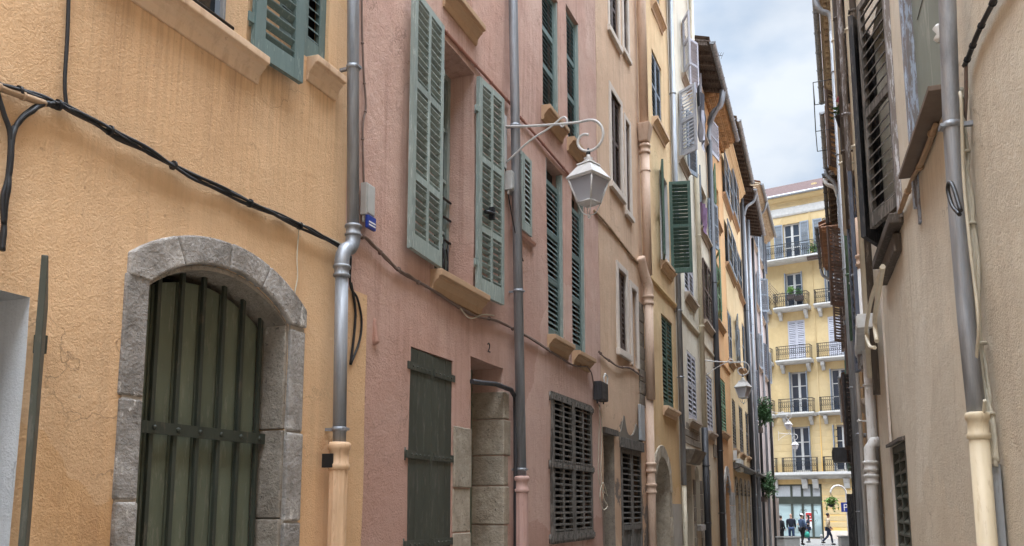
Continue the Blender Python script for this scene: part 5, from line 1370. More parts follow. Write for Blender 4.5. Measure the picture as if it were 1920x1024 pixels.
va_ = FP.at_u(945, 238, ul)[1]; lo_ = FP.at_u(946, 316, ul)[1]
he = FP.at_u(1103, 284, ul)
lamp1 = make_lamp(FP, ul, dict(arm=va_, low=lo_, hang=(he[0], he[1]), k=.86), 'large white lantern on a scrolled bracket fixed to the pink house beside its downpipe')
def put_lamp(W, px, py, k, label):
    u, v = W.at(px, py); c = copy_tree(lamp1); c['label'] = label
    c.location = W.world(u, 0, v+lo_-va_); c.rotation_euler = (0, 0, W.ang); return c
put_lamp(FB, 1319, 676, 1, 'white lantern on a scrolled bracket further along, in front of the orange house')
put_lamp(F9, 1443, 772, 1, 'small white lantern near the last left house, higher of two before the yellow building')
put_lamp(Frame(L10, L10+(L10-L9), -1), 1459, 812, 1, 'smallest white lantern, lower of the two before the yellow building')

# ------------------------------------------------------------------ cables and boxes on the left walls
cable('cable_bundle', FY, [(-40, 142), (0, 160), (90, 193), (130, 207), (250, 270), (350, 325), (480, 388), (560, 424), (640, 464)], .02, .009, 'cable_black', 'thick bundle of black cables sagging across the yellow house', 6, 'cable', spread=.021, ties=7)
cable('cable', FY, [(560, 418), (600, 440), (648, 462)], .03, .006, 'cable_cream', 'thin pale cable beside the black bundle by the yellow house downpipe', 1)
cable('conduit', FY, [(-40, 152), (0, 168), (80, 196)], .02, .016, 'cable_tan', 'tan painted conduit at the left end of the black cable bundle', 1, ties=3)
cable('cable', FY, [(127, -40), (124, 60), (119, 150), (121, 190), (124, 200)], .012, .009, 'cable_black', 'single black cable dropping straight down to the bundle on the yellow house', 1)
cable('cable', FY, [(95, 197), (62, 203), (35, 225), (20, 255), (14, 320), (8, 370), (6, 420), (0, 470)], .02, .011, 'cable_black', 'pair of black cables looping down at the left edge of the yellow house', 2, spread=.012)
cable('cable', FY, [(-10, 170), (4, 215), (16, 256), (12, 330), (2, 372), (4, 420)], .02, .011, 'cable_black', 'black cable hanging outermost at the left edge of the yellow house', 1)
cable('cable', FY, [(560, 425), (556, 480), (557, 520), (552, 548), (556, 562)], .012, .004, 'cable_cream', 'thin cream wire trailing from the bundle to the stone arch', 1)
cable('cable_bundle', FP, [(655, 462), (672, 445), (685, 450), (720, 482), (745, 505), (770, 522), (830, 558), (885, 590), (925, 600), (960, 617), (1010, 645), (1070, 682), (1100, 688)], .02, .0085, 'cable_brown', 'brown cable bundle sagging across the pink house under the window sills', 3, spread=.013, ties=9)
cable('cable', FP, [(862, 578), (880, 597), (905, 590), (925, 592)], .03, .006, 'cable_cream', 'short cream cable loop on the brown bundle of the pink house', 1)
cable('cable', FP, [(676, -30), (677, 60), (680, 140), (684, 200), (678, 240), (680, 345)], .012, .009, 'cable_brown', 'dusty cable running down beside the upper downpipe of the pink house', 1, ties=5)
cable('cable', FP, [(656, 480), (655, 535), (668, 560), (676, 600), (672, 640), (656, 682)], .02, .009, 'cable_black', 'black cable loop hanging beside the downpipe over the yellow patch', 1)
cable('cable', FP, [(656, 530), (664, 580), (662, 625), (655, 684)], .02, .010, 'cable_black', 'shorter black cable hanging beside the downpipe over the yellow patch', 1)
cable('cable', FP, [(795, 18), (812, 38), (880, 113), (955, 196)], .0, .016, 'cable_pink', 'pink painted conduit sloping above the tall window of the pink house', 1, ties=7)
cable('cable', FP, [(972, 220), (1000, 252), (1068, 332), (1092, 360)], .0, .016, 'cable_pink', 'pink painted conduit sloping behind the lamp on the pink house', 1, ties=6)
cable('cable', FP, [(943, 245), (938, 290), (949, 325)], .02, .006, 'cable_black', 'thin black wire from the lamp bracket to its junction box', 1)
cable('cable', FP, [(952, 365), (958, 400), (968, 450), (980, 490)], .09, .006, 'cable_black', 'thin black wire dropping from the junction box behind the downpipe', 1)
cable('cable', FC, [(1112, 395), (1135, 420), (1165, 458), (1194, 494)], .0, .016, 'cable_tan', 'tan painted conduit sloping across the peach house', 1, ties=6)
cable('cable_bundle', FC, [(1122, 660), (1135, 672), (1160, 688), (1180, 690), (1205, 708)], .02, .01, 'cable_brown', 'brown cable bundle crossing the peach house', 2, ties=4)
cable('cable', FP, [(1100, 688), (1108, 700), (1112, 722)], .02, .009, 'cable_brown', 'brown cable running from the pink house bundle into the grey meter box', 1)
cable('cable', FP, [(1122, 758), (1128, 800), (1126, 880), (1130, 930), (1138, 948), (1130, 955), (1124, 930), (1130, 905), (1138, 930)], .03, .006, 'cable_cream', 'long cream wire hanging in loops below the grey meter box', 1)
cable('cable', FP, [(1124, 760), (1122, 840), (1122, 900), (1134, 925), (1126, 915)], .02, .005, 'cable_cream', 'second cream wire hanging below the grey meter box', 1)
def wall_box(name, W, px0, px1, py0, py1, d, mat, label, cat='junction box', extra=None):
    c = W.at((px0+px1)/2, (py0+py1)/2); u0, u1 = W.at(px0, (py0+py1)/2)[0], W.at(px1, (py0+py1)/2)[0]
    v1, v0 = W.at((px0+px1)/2, py0)[1], W.at((px0+px1)/2, py1)[1]; u0, u1 = sorted((u0, u1))
    m = MB(); m.box(u0, u1, .012, d, v0, v1); m.box(u0+.012, u1-.012, d, d+.008, v0+.012, v1-.012)
    m.tube([(u0+.02, d*.5, v0-.05), (u0+.02, d*.5, v0)], .012, 6); m.tube([(u1-.02, d*.5, v0-.03), (u1-.02, d*.5, v0)], .01, 6)
    return tag(m.build(name, M[mat], W, bevel=.006), label, cat)
wall_box('junction_box', FP, 944, 957, 327, 362, .09, 'box_grey', 'grey junction box under the large lamp bracket on the pink house')
wall_box('junction_box', FP, 673, 690, 348, 408, .06, 'box_grey', 'flat grey box half hidden behind the downpipe of the pink house')
wall_box('meter_box', FP, 1111, 1124, 718, 752, .12, 'dark_pipe', 'dark grey meter box on the corner of the pink house', 'meter box')
wall_box('meter_box', FW, 1378, 1384, 862, 884, .16, 'box_white', 'small white box over the arcade of the pale yellow house', 'meter box')
m = MB(); a = FP.at(673, 428); b = FP.at(689, 413); m.box(a[0], b[0], .05, .075, a[1], b[1]); pl = tag(m.build('wall_plaque', M['bluesign'], FP, bevel=.004), 'small blue plaque with white lines below the grey box by the downpipe', 'plaque')
m = MB()
for k in range(2): m.box(a[0]+.012, b[0]-.012, .0755, .0775, a[1]+.02+.022*k, a[1]+.03+.022*k)
m.build('plaque_lines', M['whitesign'], FP, pl)
u_, v_ = FC.at(1131, 713); m = MB(); m.tube([(u_+.09*math.cos(q*.5), .03+.006*(q % 3), v_+.09*math.sin(q*.5)) for q in range(27)], .008, 6); tag(m.build('cable_coil', M['box_white'], FC), 'small white coil of cable beside the meter box', 'cable coil')

# ------------------------------------------------------------------ cables on the right
W = FR[0]
cable('cable', W, [(1905, -60), (1868, 5), (1840, 60), (1822, 105), (1814, 122)], .012, .012, 'cable_black', 'thick black cable slanting down the beige wall at the top right', 1, ties=5)
cable('cable_bundle', W, [(1808, 168), (1810, 230), (1815, 320), (1824, 420), (1840, 600), (1849, 700), (1862, 800), (1870, 868)], .02, .0105, 'cable_cream', 'bundle of cream cables tied together beside the thick grey downpipe', 4, spread=.019, ties=5)
cable('cable', W, [(1803, 172), (1806, 200), (1810, 330), (1822, 460), (1838, 600), (1834, 690), (1846, 775), (1850, 750)], .06, .007, 'cable_cream', 'loose cream cable bowing away from the bundle by the thick downpipe', 1)
cable('cable', W, [(1806, 395), (1792, 350), (1784, 342), (1782, 358), (1790, 385), (1804, 402)], .14, .009, 'cable_black', 'short loop of black hose hooked over the thick grey downpipe', 1)
cable('cable', W, [(1815, 120), (1815, 180), (1812, 240)], .012, .008, 'cable_brown', 'brown cable clipped behind the top of the thick grey downpipe', 1)
cable('cable', W, [(1758, 232), (1735, 300), (1712, 345), (1690, 398), (1672, 440), (1664, 470), (1658, 510)], .012, .013, 'cable_tan', 'tan cable clipped diagonally along the beige wall below the sill board', 2, spread=.01, ties=6)
wall_box('meter_box', FR[1], 1633, 1646, 612, 645, .16, 'box_white', 'white meter box hung with cables beyond the beige wall', 'meter box')
for k, (pts, lab) in enumerate((([(1655, 500), (1648, 545), (1640, 600), (1644, 640)], 'pale wire looping down to the white meter box'), ([(1652, 512), (1634, 560), (1624, 620), (1630, 648), (1640, 652)], 'pale wire bulging left of the white meter box'))):
    P = spline(P3(FR[1], pts, .18), 6); m = MB(); m.tube(P, .009, 6); tag(m.build('cable', M['cable_cream'], FR[1]), lab, 'cable')

# ------------------------------------------------------------------ washing, aerial, plants
def cloth(name, W, u0, u1, o, v1, v0, mat, label, seed, cat='laundry'):
    m = MB(); n, k = 12, 10; V = []
    for j in range(k+1):
        t = j/k
        for i in range(n+1):
            s_ = i/n; w = (1-.28*t*(.5+mnoise.noise((seed, t*2, 0)))); u = (u0+u1)/2+(s_-.5)*(u1-u0)*w
            V.append((u, o+.06*math.sin(s_*11+seed)*(1-.3*t)+.1*t*mnoise.noise((s_*3, t*2, seed)), v1+(v0-v1)*t*(1+.12*math.sin(s_*5+seed))))
    N = n+1; m.add(V, [(j*N+i, j*N+i+1, (j+1)*N+i+1, (j+1)*N+i) for j in range(k) for i in range(n)], True)
    return tag(m.build(name, M[mat], W, flip=False), label, cat)
a = FA.at(1292, 100, .3)
cloth('hanging_jacket', FA, a[0]-.35, a[0]+.75, .5, FA.at(1290, 103, .5)[1], FA.at(1290, 166, .5)[1], 'cloth_dark', 'dark jacket hung from the highest cream house window', 1, 'jacket')
cloth('hanging_shirt', FB, *sorted((FB.at(1312, 230, .5)[0], FB.at(1312, 230, .5)[0]+.7)), .5, FB.at(1314, 205, .5)[1], FB.at(1314, 262, .5)[1], 'cloth_pale', 'pale shirt hung to dry below the dark eaves', 2, 'shirt')
cloth('hanging_towel', FB, *sorted((FB.at(1319, 410, .3)[0]-.2, FB.at(1319, 410, .3)[0]+.3)), .3, FB.at(1319, 385, .3)[1], FB.at(1319, 428, .3)[1], 'cloth_purple', 'mauve cloth drying on the stained cream house', 3, 'towel')
W = FB; ua, va = FB.at(1341, 150, -1.2); vt = FB.at_u(1338, 97, ua)[1]; vt = FB.at(1338, 97, -1.2)[1]
an = thing('tv_aerial', W, (ua, -1.2, va-.3), 'thin television aerial standing on the tiled roof against the sky', 'aerial')
m = MB(); m.tube([(ua, -1.2, va-.8), (ua, -1.2, vt)], .022, 6); m.build('mast', M['dark_pipe'], W, an)
m = MB(); m.tube([(ua-.08, -1.22, vt-.06), (ua+.08, -.86, vt-.1)], .014, 5)
for i in range(5):
    t = i/4; c = Vector((ua-.08+.16*t, -1.22+.36*t, vt-.06-.04*t)); m.tube([c+Vector((-.2, .08, .03)), c-Vector((-.2, .08, .03))], .008, 5)
m.build('antenna_array', M['dark_pipe'], W, an)
def foliage(m, c, r, n, size, rnd, droop=0):
    for i in range(n):
        d = Vector((rnd.gauss(0, 1), rnd.gauss(0, 1), rnd.gauss(0, 1))).normalized()*(rnd.random()**.45)
        lump = .7+.9*mnoise.noise(d*2.2+Vector((c[0], c[1], c[2])))
        p = Vector(c)+Vector((d.x*r[0], d.y*r[1], d.z*r[2]-droop*d.x*d.x*r[2]))*lump
        a = Vector((rnd.gauss(0, 1), rnd.gauss(0, 1), rnd.gauss(0, .6))).normalized(); b = a.cross(Vector((rnd.gauss(0, 1), rnd.gauss(0, 1), 1))).normalized()
        s = size*rnd.uniform(.6, 1.3); m.add([p-a*s, p+b*s*.45, p+a*s, p-b*s*.45], [(0, 1, 2, 3)])
def plant(W, px, py, o, r, n, label, seed, pot=True, leafm='leaf', size=.055):
    u, v = W.at(px, py, o); rnd = random.Random(seed)
    t = thing('wall_plant', W, (u, o, v-r[2]), label, 'plant'); m = MB(); foliage(m, (u, o, v), r, n, size, rnd, .3); m.build('foliage', M[leafm], W, t, flip=False)
    m = MB()
    for k in range(7): m.tube(spline([(u, o*.6, v-r[2]*1.0), (u+rnd.uniform(-.3, .3)*r[0], o, v-r[2]*.2), (u+rnd.uniform(-.8, .8)*r[0], o+rnd.uniform(-.5, .5)*r[1], v+rnd.uniform(.1, .8)*r[2])], 4), .012, 5)
    m.build('stem', M['stem'], W, t)
    m = MB(); m.box(u-r[0]*.6, u+r[0]*.6, .03, o*.7, v-r[2]-.12, v-r[2]+.1); m.build('planter_box', M['brown'], W, t, bevel=.01)
    return t
plant(F9, 1433, 772, .4, (.8, .4, .75), 3000, 'big dark green bush growing from the last left house under its slate shutters', 1)
plant(F9, 1440, 907, .4, (1.0, .38, .65), 2400, 'dark green plant low on the last left house, below the bush', 2)
# small flower pot on the pipes
W = FR[1]; u = 2.25; oo, v = W.at_u(1598, 212, u); oo = max(.12, oo); t = thing('flower_pot', W, (u, oo, v-.16), 'flower pot with a pink bloom hung among the pipes on the right', 'flower pot')
m = MB(); m.lathe((u, oo, v-.16), [(.06,0),(.09,.12),(.1,.14),(.09,.14)], 12); m.build('pot', M['black'], W, t)
m = MB(); foliage(m, (u, oo, v+.04), (.13, .13, .1), 120, .04, random.Random(3)); m.build('foliage', M['leaf'], W, t, flip=False)
m = MB(); foliage(m, (u-.02, oo, v+.2), (.07, .07, .07), 60, .035, random.Random(4)); m.tube([(u, oo, v), (u-.02, oo, v+.2)], .006, 5); m.build('flower', M['flower'], W, t, flip=False)
# balcony plants on the yellow building
def bplant(px, py, o, r, n, label, seed):
    u, v = FF.at(px, py, o); t = thing('balcony_plant', FF, (u, o, v-r[2]-.25), label, 'plant'); m = MB(); foliage(m, (u, o, v), r, n, .09, random.Random(seed)); m.build('foliage', M['leaf_light' if seed % 2 else 'leaf'], FF, t, flip=False)
    m = MB(); m.box(u-r[0]*.8, u+r[0]*.8, o-.14, o+.14, v-r[2]-.25, v-r[2]+.1); m.build('trough', M['brown'], FF, t); return t
bplant(1483, 546, .5, (.35, .25, .35), 220, 'leafy green plant in the second highest yellow building balcony', 1)
bplant(1498, 548, .5, (.35, .25, .35), 220, 'second leafy plant at the right end of the same yellow building balcony', 4)
bplant(1525, 465, .6, (.55, .3, .55), 200, 'straggly plant trailing over the long top balcony', 3)
u, v = FF.at(1445, 560, .3); m = MB(); hh = 1.5
for i in range(-4, 5):
    for s_ in (-1, 1): m.tube([(u-.5+max(0, i*.2), .5, v-.5+max(0, -i*.2)), (u-.5+max(0, i*.2)+.6, .5, v-.5+max(0, -i*.2)+.8)] if s_ > 0 else [(u+.6-max(0, i*.2), .505, v-.5+max(0, -i*.2)), (u-max(0, i*.2), .505, v+.3+max(0, -i*.2))], .015, 4)
tag(m.build('trellis', M['brown'], FF), 'brown diamond trellis on the balcony at the left of the yellow building', 'trellis')

# ------------------------------------------------------------------ the square: people and street furniture
SKIN = plain('skin', (.46, .27, .19), .6); HAIRD = plain('dark_hair', (.02, .014, .011), .6)
FAB = {k: plain(k, c, .9, 0, .35) for k, c in dict(navy_cloth=(.02, .024, .04), jeans=(.05, .085, .17), blue_jacket=(.06, .09, .16), black_cloth=(.012, .012, .014), beige_shirt=(.46, .37, .25), shoe_leather=(.03, .025, .02), white_cap=(.7, .68, .68), bag_green=(.05, .35, .27), dark_jeans=(.025, .035, .07), bag_brown=(.3, .2, .12)).items()}
def skin_obj(name, nodes, edges, W, parent, mat, sub=2):
    lo = min(range(len(nodes)), key=lambda i: nodes[i][0][2]); org = ORG[parent] if parent else Vector((0, 0, 0))
    me = bpy.data.meshes.new(name); me.from_pydata([tuple(Vector(p)-org) for p, r in nodes], edges, []); me.materials.append(mat)
    o = bpy.data.objects.new(name, me); COL.objects.link(o); ORG[o] = org.copy(); place(o, W, ORG[o], parent)
    sk = o.modifiers.new('skin', 'SKIN'); sk.use_smooth_shade = True
    for i, (p, r) in enumerate(nodes):
        d = me.skin_vertices[0].data[i]; rr = r if isinstance(r, tuple) else (r, r); d.radius = rr; d.use_root = (i == 0)
    s_ = o.modifiers.new('sub', 'SUBSURF'); s_.levels = sub; s_.render_levels = sub; return o
def person(pos, heading, h, label, top, legs, hair=HAIRD, stride=0, arms=((.12, -.1, .05), (-.12, .1, .05)), bald=False, cap=None, lean=0):
    # heading: direction faced, degrees from +Y towards +X
    a = math.radians(90-heading); d = Vector((math.cos(a), math.sin(a)))            # o axis = forward
    W = Frame(pos[:2], Vector(pos[:2])+Vector((d.y, -d.x)), 1); z = pos[2]; k = h/1.75
    t = thing('person', W, (0, 0, z), label, 'person')
    def P(x, y, v): return (x*k, (y+lean*max(0, v-.9))*k, z+v*k)
    s = stride
    hipL, hipR = P(-.09, 0, .9), P(.09, 0, .9); kneeL, kneeR = P(-.1, .16*s+.03, .5), P(.1, -.08*s+.03, .49)
    ankL, ankR = P(-.1, .26*s-.02, .09), P(.1, -.34*s-.02, .09+.1*abs(s))
    sh = {}; 
    nodes = [(P(0, 0, .95), .11*k), (P(0, .01, 1.12), .1*k), (P(0, 0, 1.32), .12*k), (P(0, -.01, 1.44), .07*k), (P(0, .0, 1.52), .052*k), (P(0, .015, 1.6), (.07*k, .08*k)), (P(0, .01, 1.68), (.075*k, .088*k)), (P(0, 0, 1.73), .05*k), (P(0, .1, 1.6), .012*k)]
    ed = [(0, 1), (1, 2), (2, 3), (3, 4), (4, 5), (5, 6), (6, 7), (5, 8)]
    def chain(start, lst):
        i = start
        for q in lst: nodes.append(q); ed.append((i, len(nodes)-1)); i = len(nodes)-1
        return i
    hands = []
    for sd, (sw, bend, outx) in ((-1, arms[0]), (1, arms[1])):
        S = P(.2*sd, -.01, 1.41); E = P((.24+outx)*sd, sw*.6, 1.13); Wr = P((.24+outx*.6)*sd, sw*.8+bend*.9+.06, 1.13-.24+abs(bend)*.55)
        i = chain(2, [(P(.13*sd, -.01, 1.42), .06*k), (S, .055*k), (E, .042*k), (Wr, .03*k)])
        dv = (Vector(Wr)-Vector(E)).normalized(); pm = Vector(Wr)+dv*.07*k; j = chain(i, [(tuple(pm), (.02*k, .035*k))])
        side = Vector((0, 1, 0)); 
        for f, ln in ((-1.5, .07), (-.5, .085), (.5, .08), (1.5, .062)):
            b = pm+side*f*.018*k+dv*.02*k; chain(j, [(tuple(b+dv*ln*.5*k), .009*k), (tuple(b+dv*ln*.9*k+Vector((-.02*sd*k, 0, 0))), .007*k)])
        chain(i, [(tuple(Vector(Wr)+dv*.03*k+side*.035*k), .01*k), (tuple(Vector(Wr)+dv*.07*k+side*.055*k), .008*k)])
        sh[sd] = (S, E, Wr); hands.append(pm)
    for hp, kn, an in ((hipL, kneeL, ankL), (hipR, kneeR, ankR)): chain(0, [(hp, .085*k), (kn, .055*k), (an, .038*k)])
    skin_obj('body', nodes, ed, W, t, SKIN, 1)
    tn = [(P(0, 0, .88), (.15*k, .115*k)), (P(0, .01, 1.1), (.15*k, .115*k)), (P(0, 0, 1.3), (.17*k, .12*k)), (P(0, -.01, 1.43), (.1*k, .08*k)), (P(0, 0, 1.49), .06*k)]; te = [(0, 1), (1, 2), (2, 3), (3, 4)]
    for sd in (-1, 1):
        S, E, Wr = sh[sd]; b = len(tn); tn += [(P(.15*sd, -.01, 1.4), .075*k), (S, .072*k), (E, .058*k), (Wr, .045*k)]; te += [(2, b), (b, b+1), (b+1, b+2), (b+2, b+3)]
    skin_obj('jacket', tn, te, W, t, FAB[top], 2)
    ln = [(P(0, 0, .93), (.15*k, .12*k))]; le = []
    for hp, kn, an in ((hipL, kneeL, ankL), (hipR, kneeR, ankR)):
        b = len(ln); ln += [(hp, .1*k), (kn, .07*k), (tuple(Vector(an)+Vector((0, 0, .01))), .055*k)]; le += [(0, b), (b, b+1), (b+1, b+2)]
    skin_obj('trousers', ln, le, W, t, FAB[legs], 2)
    for an in (ankL, ankR):
        m = MB(); c = Vector(an); m.ball((c.x, c.y+.05*k, c.z-.045*k), .045*k, .135*k, .045*k, 10, 6); m.build('shoe', FAB['shoe_leather'], W, t)
    hd = P(0, .0, 1.66); m = MB()
    for sd in (-1, 1): m.ball(P(.03*sd, .088, 1.645), .009*k, n=6, m=4)
    m.build('eyes', FAB['black_cloth'], W, t)
    if not bald:
        m = MB(); m.ball((hd[0], hd[1]-.02*k, hd[2]+.025*k), .088*k, .098*k, .095*k, 12, 8)
        if hair == 'long': m.ball((hd[0], hd[1]-.055*k, hd[2]-.09*k), .085*k, .06*k, .17*k, 10, 8)
        m.build('hair', HAIRD, W, t)
    if cap:
        m = MB(); m.ball((hd[0], hd[1], hd[2]+.04*k), .1*k, .11*k, .085*k, 12, 8); m.ball((hd[0], hd[1]+.1*k, hd[2]+.03*k), .075*k, .09*k, .014*k, 10, 6); m.build('cap', FAB[cap], W, t)
    return t, W, hands
def gp(px, py): return on_ground(px, py)
person(gp(1466, 1021), 60, 1.62, 'person in black clothes half hidden at the left edge of the square', 'black_cloth', 'black_cloth', stride=.3)
person(gp(1485, 1021), 20, 1.74, 'bald man in a dark navy jacket and jeans facing the shop window', 'navy_cloth', 'jeans', bald=True, arms=((.06, .12, -.02), (.02, .15, -.02)))
t, W, hands = person(gp(1505, 1022), 70, 1.72, 'person in a white cap and blue jacket carrying a turquoise bag', 'blue_jacket', 'black_cloth', cap='white_cap', stride=.35, arms=((.1, .5, .02), (0, .05, .04)))
hnd = hands[1]; m = MB(); c = (hnd.x, hnd.y, hnd.z-.42)
m.lathe(c, [(.06,0),(.13,.05),(.15,.18),(.1,.29),(.03,.33)], 10); m.tube([(hnd.x, hnd.y-.02, hnd.z-.1), (hnd.x, hnd.y-.02, hnd.z), (hnd.x, hnd.y+.03, hnd.z), (hnd.x, hnd.y+.03, hnd.z-.1)], .008, 5)
tag(m.build('carrier_bag', FAB['bag_green'], W), 'turquoise plastic bag held by the person in the white cap', 'bag')
person(gp(1517, 1017.5), -60, 1.64, 'dark haired woman in a navy top and dark jeans beside the person in the cap', 'navy_cloth', 'dark_jeans', hair='long', arms=((.1, .45, .02), (.1, .5, .02)))
person(gp(1554, 1022), 95, 1.76, 'walking person in a beige shirt and dark jeans striding right', 'beige_shirt', 'dark_jeans', stride=1.0, arms=((.12, .1, .03), (-.16, .1, .03)), lean=.05)
# white planters, bollard, pole with a hanging basket and parking sign
def planter(pos, ang, label, w=1.2, d=.5, h=.75):
    W = Frame(pos[:2], Vector(pos[:2])+Vector((math.cos(ang), math.sin(ang))), 1); z = pos[2]
    t = thing('planter', W, (0, 0, z), label, 'planter', 'white planters in the square'); m = MB()
    n = 14
    for i in range(n):
        x = -w/2+w*i/n; m.box(x+.006, x+w/n-.006, -d/2, -d/2+.03, z+.06, z+h-.06); m.box(x+.006, x+w/n-.006, d/2-.03, d/2, z+.06, z+h-.06)
    m.box(-w/2+.01, w/2-.01, -d/2+.03, d/2-.03, z+.05, z+h-.1); m.build('slatted_box', M['white_trim'], W, t, bevel=.004)
    m = MB(); m.box(-w/2-.03, w/2+.03, -d/2-.03, d/2+.03, z+h-.06, z+h); m.box(-w/2-.03, w/2+.03, -d/2-.03, d/2+.03, z+.0, z+.06); m.build('rim', M['white_trim'], W, t, bevel=.006)
    m = MB(); m.box(-w/2+.06, w/2-.06, -d/2+.06, d/2-.06, z+h-.09, z+h+.004); m.build('soil', M['stem'], W, t); return t
planter(gp(1479, 1036), .5, 'long white slatted planter at the left side of the square entrance', 1.0)
planter(gp(1586, 1034), -.1, 'white slatted planter at the foot of the arched white pole', .55)
p = gp(1541, 1021); m = MB(); m.lathe((p.x, p.y, p.z), [(.1,0),(.1,.05),(.06,.08),(.055,.42),(.08,.45),(.08,.5),(.05,.56),(.0,.58)], 14); tag(m.build('bollard', M['white_trim'], WORLD), 'short white bollard standing left of the walking person', 'bollard')
p = gp(1593, 1021); Z = p.y; W = Frame(p.xy, p.xy+Vector((1, 0)), 1)
def zz_(py): return EYE+ (ray(1580, py).z/ray(1580, py).y)*Z
def xx_(px, py): return ray(px, py).x/ray(px, py).y*Z-p.x
t = thing('street_pole', W, (0, 0, p.z), 'white arched pole with a blue P parking sign at the right of the square', 'street pole')
xt = xx_(1587, 935); m = MB(); xl = xx_(1557, 918); R = (xt-xl)/2
path = [(.0, 0, p.z), (xt*.5, 0, zz_(980)), (xt, 0, zz_(932))]+[(xt-R+R*math.cos(q), 0, zz_(925)+R*math.sin(q)) for q in [PI*i/12 for i in range(13)]]+[(xl, 0, zz_(922))]
m.tube(path, .05, 10); m.lathe((0, 0, p.z), [(.14,0),(.14,.06),(.07,.12),(.06,.5)], 12); m.build('arched_pole', M['lamp_white'], W, t)
m = MB(); sx0, sx1, sz0, sz1 = xx_(1576, 950), xx_(1592, 950), zz_(960), zz_(942); m.box(sx0, sx1, -.1, -.07, sz0, sz1); s_ = m.build('parking_sign', M['bluesign'], W, t, bevel=.004)
c = bpy.data.curves.new('tmp', 'FONT'); c.body = 'P'; c.size = (sz1-sz0)*1.0; c.align_x = 'CENTER'; c.extrude = .003
o = bpy.data.objects.new('tmp', c); COL.objects.link(o); me = bpy.data.meshes.new_from_object(o.evaluated_get(bpy.context.evaluated_depsgraph_get())); bpy.data.objects.remove(o)
for v in me.vertices: v.co = Vector((v.co.x, -v.co.z, v.co.y))
me.materials.clear(); me.materials.append(M['whitesign']); lt = bpy.data.objects.new('letter', me); COL.objects.link(lt); ORG[lt] = Vector(((sx0+sx1)/2, -.104, sz0+(sz1-sz0)*.15)); place(lt, W, ORG[lt], s_)
bx = xl; bz = zz_(940); t = thing('hanging_basket', W, (bx, 0, zz_(955)), 'hanging basket of green leaves and flowers on the arched white pole', 'flower basket')
m = MB(); m.lathe((bx, 0, zz_(951)), [(.05,0),(.16,.06),(.22,.18),(.23,.22),(.2,.22)], 14); m.build('basket', M['black'], W, t)
m = MB()
for q in range(3): m.tube([(bx+.2*math.cos(q*2.1), .2*math.sin(q*2.1), zz_(946)), (bx, 0, zz_(922))], .008, 5)
m.build('chain', M['black'], W, t)
rnd = random.Random(8); m = MB(); foliage(m, (bx, 0, bz+.03), (.45, .4, .32), 420, .09, rnd, .5)
for k in range(6): foliage(m, (bx+rnd.uniform(-.4, .4), rnd.uniform(-.2, .2), bz-.4), (.06, .06, .3), 20, .06, rnd)
m.build('foliage', M['leaf_light'], W, t, flip=False)
m = MB(); foliage(m, (bx+.12, -.1, bz+.05), (.35, .25, .2), 40, .06, rnd); m.build('flower', M['flower'], W, t, flip=False)
W = HRf.W; u, v = W.at(1590, 880, .2); m = MB()
bxu = 2.0; m.box(bxu, bxu+.9, .15, .75, v-.25, v+.3); m.box(bxu+.1, bxu+.8, .75, .77, v-.15, v+.2)
for k in range(5): m.box(bxu+.12, bxu+.78, .77, .785, v-.12+.06*k, v-.1+.06*k)
m.box(bxu+.3, bxu+.6, .0, .15, v-.1, v+.1)
tag(m.build('cooling_unit', M['dark_pipe'], W, bevel=.01), 'dark boxy cooling unit fixed at the right corner, projecting over the street', 'cooling unit')
for h in (HP, HC, HO, H5): h.finish(.2)
for h in (HP, HC, HO, H5): roof(h, .45, h.top, gutter='zinc')
ZEN=18.0; SUN_E=2.4
w = bpy.data.worlds.new('World'); SC.world = w; w.use_nodes = True
nt = w.node_tree; N = nt.nodes; L = nt.links; bg = N['Background']
SUN_EL = math.radians(72); SUN_AZ = math.radians(-150)          # azimuth measured from +Y towards +X
sky = N.new('ShaderNodeTexSky'); sky.sky_type = 'NISHITA'; sky.sun_disc = False
sky.sun_elevation = SUN_EL; sky.sun_rotation = SUN_AZ; sky.air_density = 1.0; sky.dust_density = 1.5; sky.ozone_density = 1.2
tc = N.new('ShaderNodeTexCoord'); sep = N.new('ShaderNodeSeparateXYZ'); L.new(tc.outputs['Generated'], sep.inputs[0])
def W_(k, **kw):
    n = N.new(k)
    for a, b in kw.items(): setattr(n, a, b)
    return n
mp = W_('ShaderNodeMapping'); mp.inputs['Scale'].default_value = (1, 1, 1.7); mp.inputs['Location'].default_value = (.3, .1, .55); L.new(tc.outputs['Generated'], mp.inputs[0])
nz = W_('ShaderNodeTexNoise'); nz.inputs['Scale'].default_value = 2.0; nz.inputs['Detail'].default_value = 5; nz.inputs['Roughness'].default_value = .45; nz.inputs['Distortion'].default_value = .15; L.new(mp.outputs[0], nz.inputs['Vector'])
cov = W_('ShaderNodeMapRange'); cov.inputs['From Min'].default_value = .36; cov.inputs['From Max'].default_value = .62; cov.inputs['To Min'].default_value = .55; cov.inputs['To Max'].default_value = 1; L.new(nz.outputs['Fac'], cov.inputs[0])
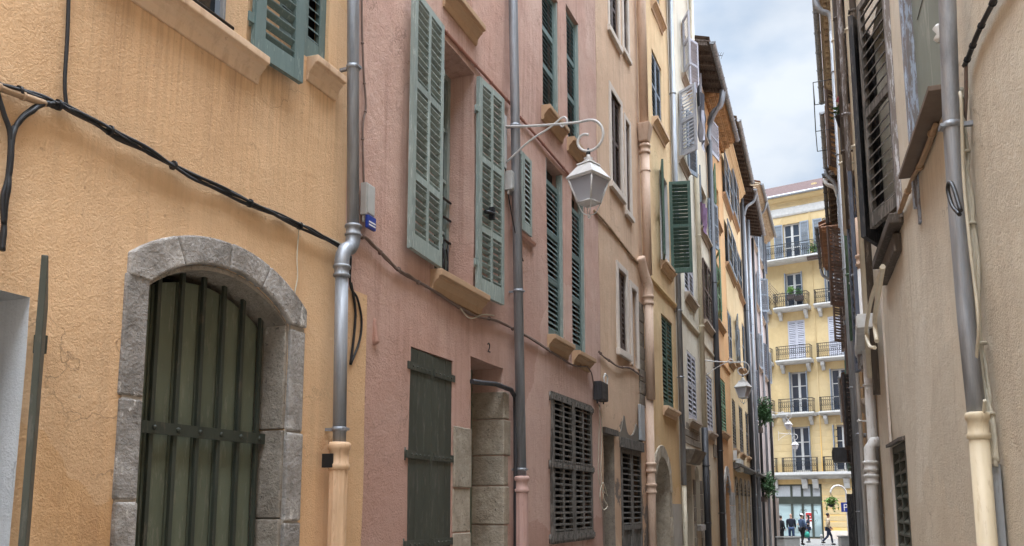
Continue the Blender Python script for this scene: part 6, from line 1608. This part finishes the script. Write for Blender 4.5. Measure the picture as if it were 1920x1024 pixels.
n2 = W_('ShaderNodeTexNoise'); n2.inputs['Scale'].default_value = 7.5; n2.inputs['Detail'].default_value = 5; n2.inputs['Roughness'].default_value = .45; L.new(mp.outputs[0], n2.inputs['Vector'])
cc = W_('ShaderNodeValToRGB'); cc.color_ramp.elements[0].position = .36; cc.color_ramp.elements[0].color = (.62, .77, .97, 1); cc.color_ramp.elements[1].position = .62; cc.color_ramp.elements[1].color = (1.02, 1.09, 1.17, 1); L.new(n2.outputs['Fac'], cc.inputs[0])
# an overcast sky is brightest overhead
zr = W_('ShaderNodeMapRange'); zr.interpolation_type = 'SMOOTHSTEP'; zr.inputs['From Min'].default_value = .5; zr.inputs['From Max'].default_value = .95; zr.inputs['To Min'].default_value = 1; zr.inputs['To Max'].default_value = ZEN; L.new(sep.outputs['Z'], zr.inputs[0])
ml = W_('ShaderNodeVectorMath', operation='SCALE'); L.new(cc.outputs[0], ml.inputs[0]); L.new(zr.outputs[0], ml.inputs['Scale'])
ws = W_('ShaderNodeVectorMath', operation='SCALE'); ws.inputs['Scale'].default_value = 10.0; L.new(ml.outputs[0], ws.inputs[0])   # the Background runs at 0.1
mx = W_('ShaderNodeMix'); mx.data_type = 'RGBA'
L.new(cov.outputs[0], mx.inputs['Factor'])
ca = [i for i in mx.inputs if i.type == 'RGBA']; L.new(sky.outputs[0], ca[0]); L.new(ws.outputs[0], ca[1])
L.new([o for o in mx.outputs if o.type == 'RGBA'][0], bg.inputs['Color']); bg.inputs['Strength'].default_value = .1
sd = bpy.data.lights.new('sun', 'SUN'); sd.energy = SUN_E; sd.angle = math.radians(50); sd.color = (1, .965, .92)
so = bpy.data.objects.new('sun', sd); COL.objects.link(so)
so.rotation_euler = Vector((-math.sin(SUN_AZ)*math.cos(SUN_EL), -math.cos(SUN_AZ)*math.cos(SUN_EL), -math.sin(SUN_EL))).to_track_quat('-Z', 'Y').to_euler()
so.location = (0, 0, 30)
SC.cycles.max_bounces = 10; SC.cycles.diffuse_bounces = 6
SC.cycles.use_adaptive_sampling = True; SC.cycles.use_denoising = True
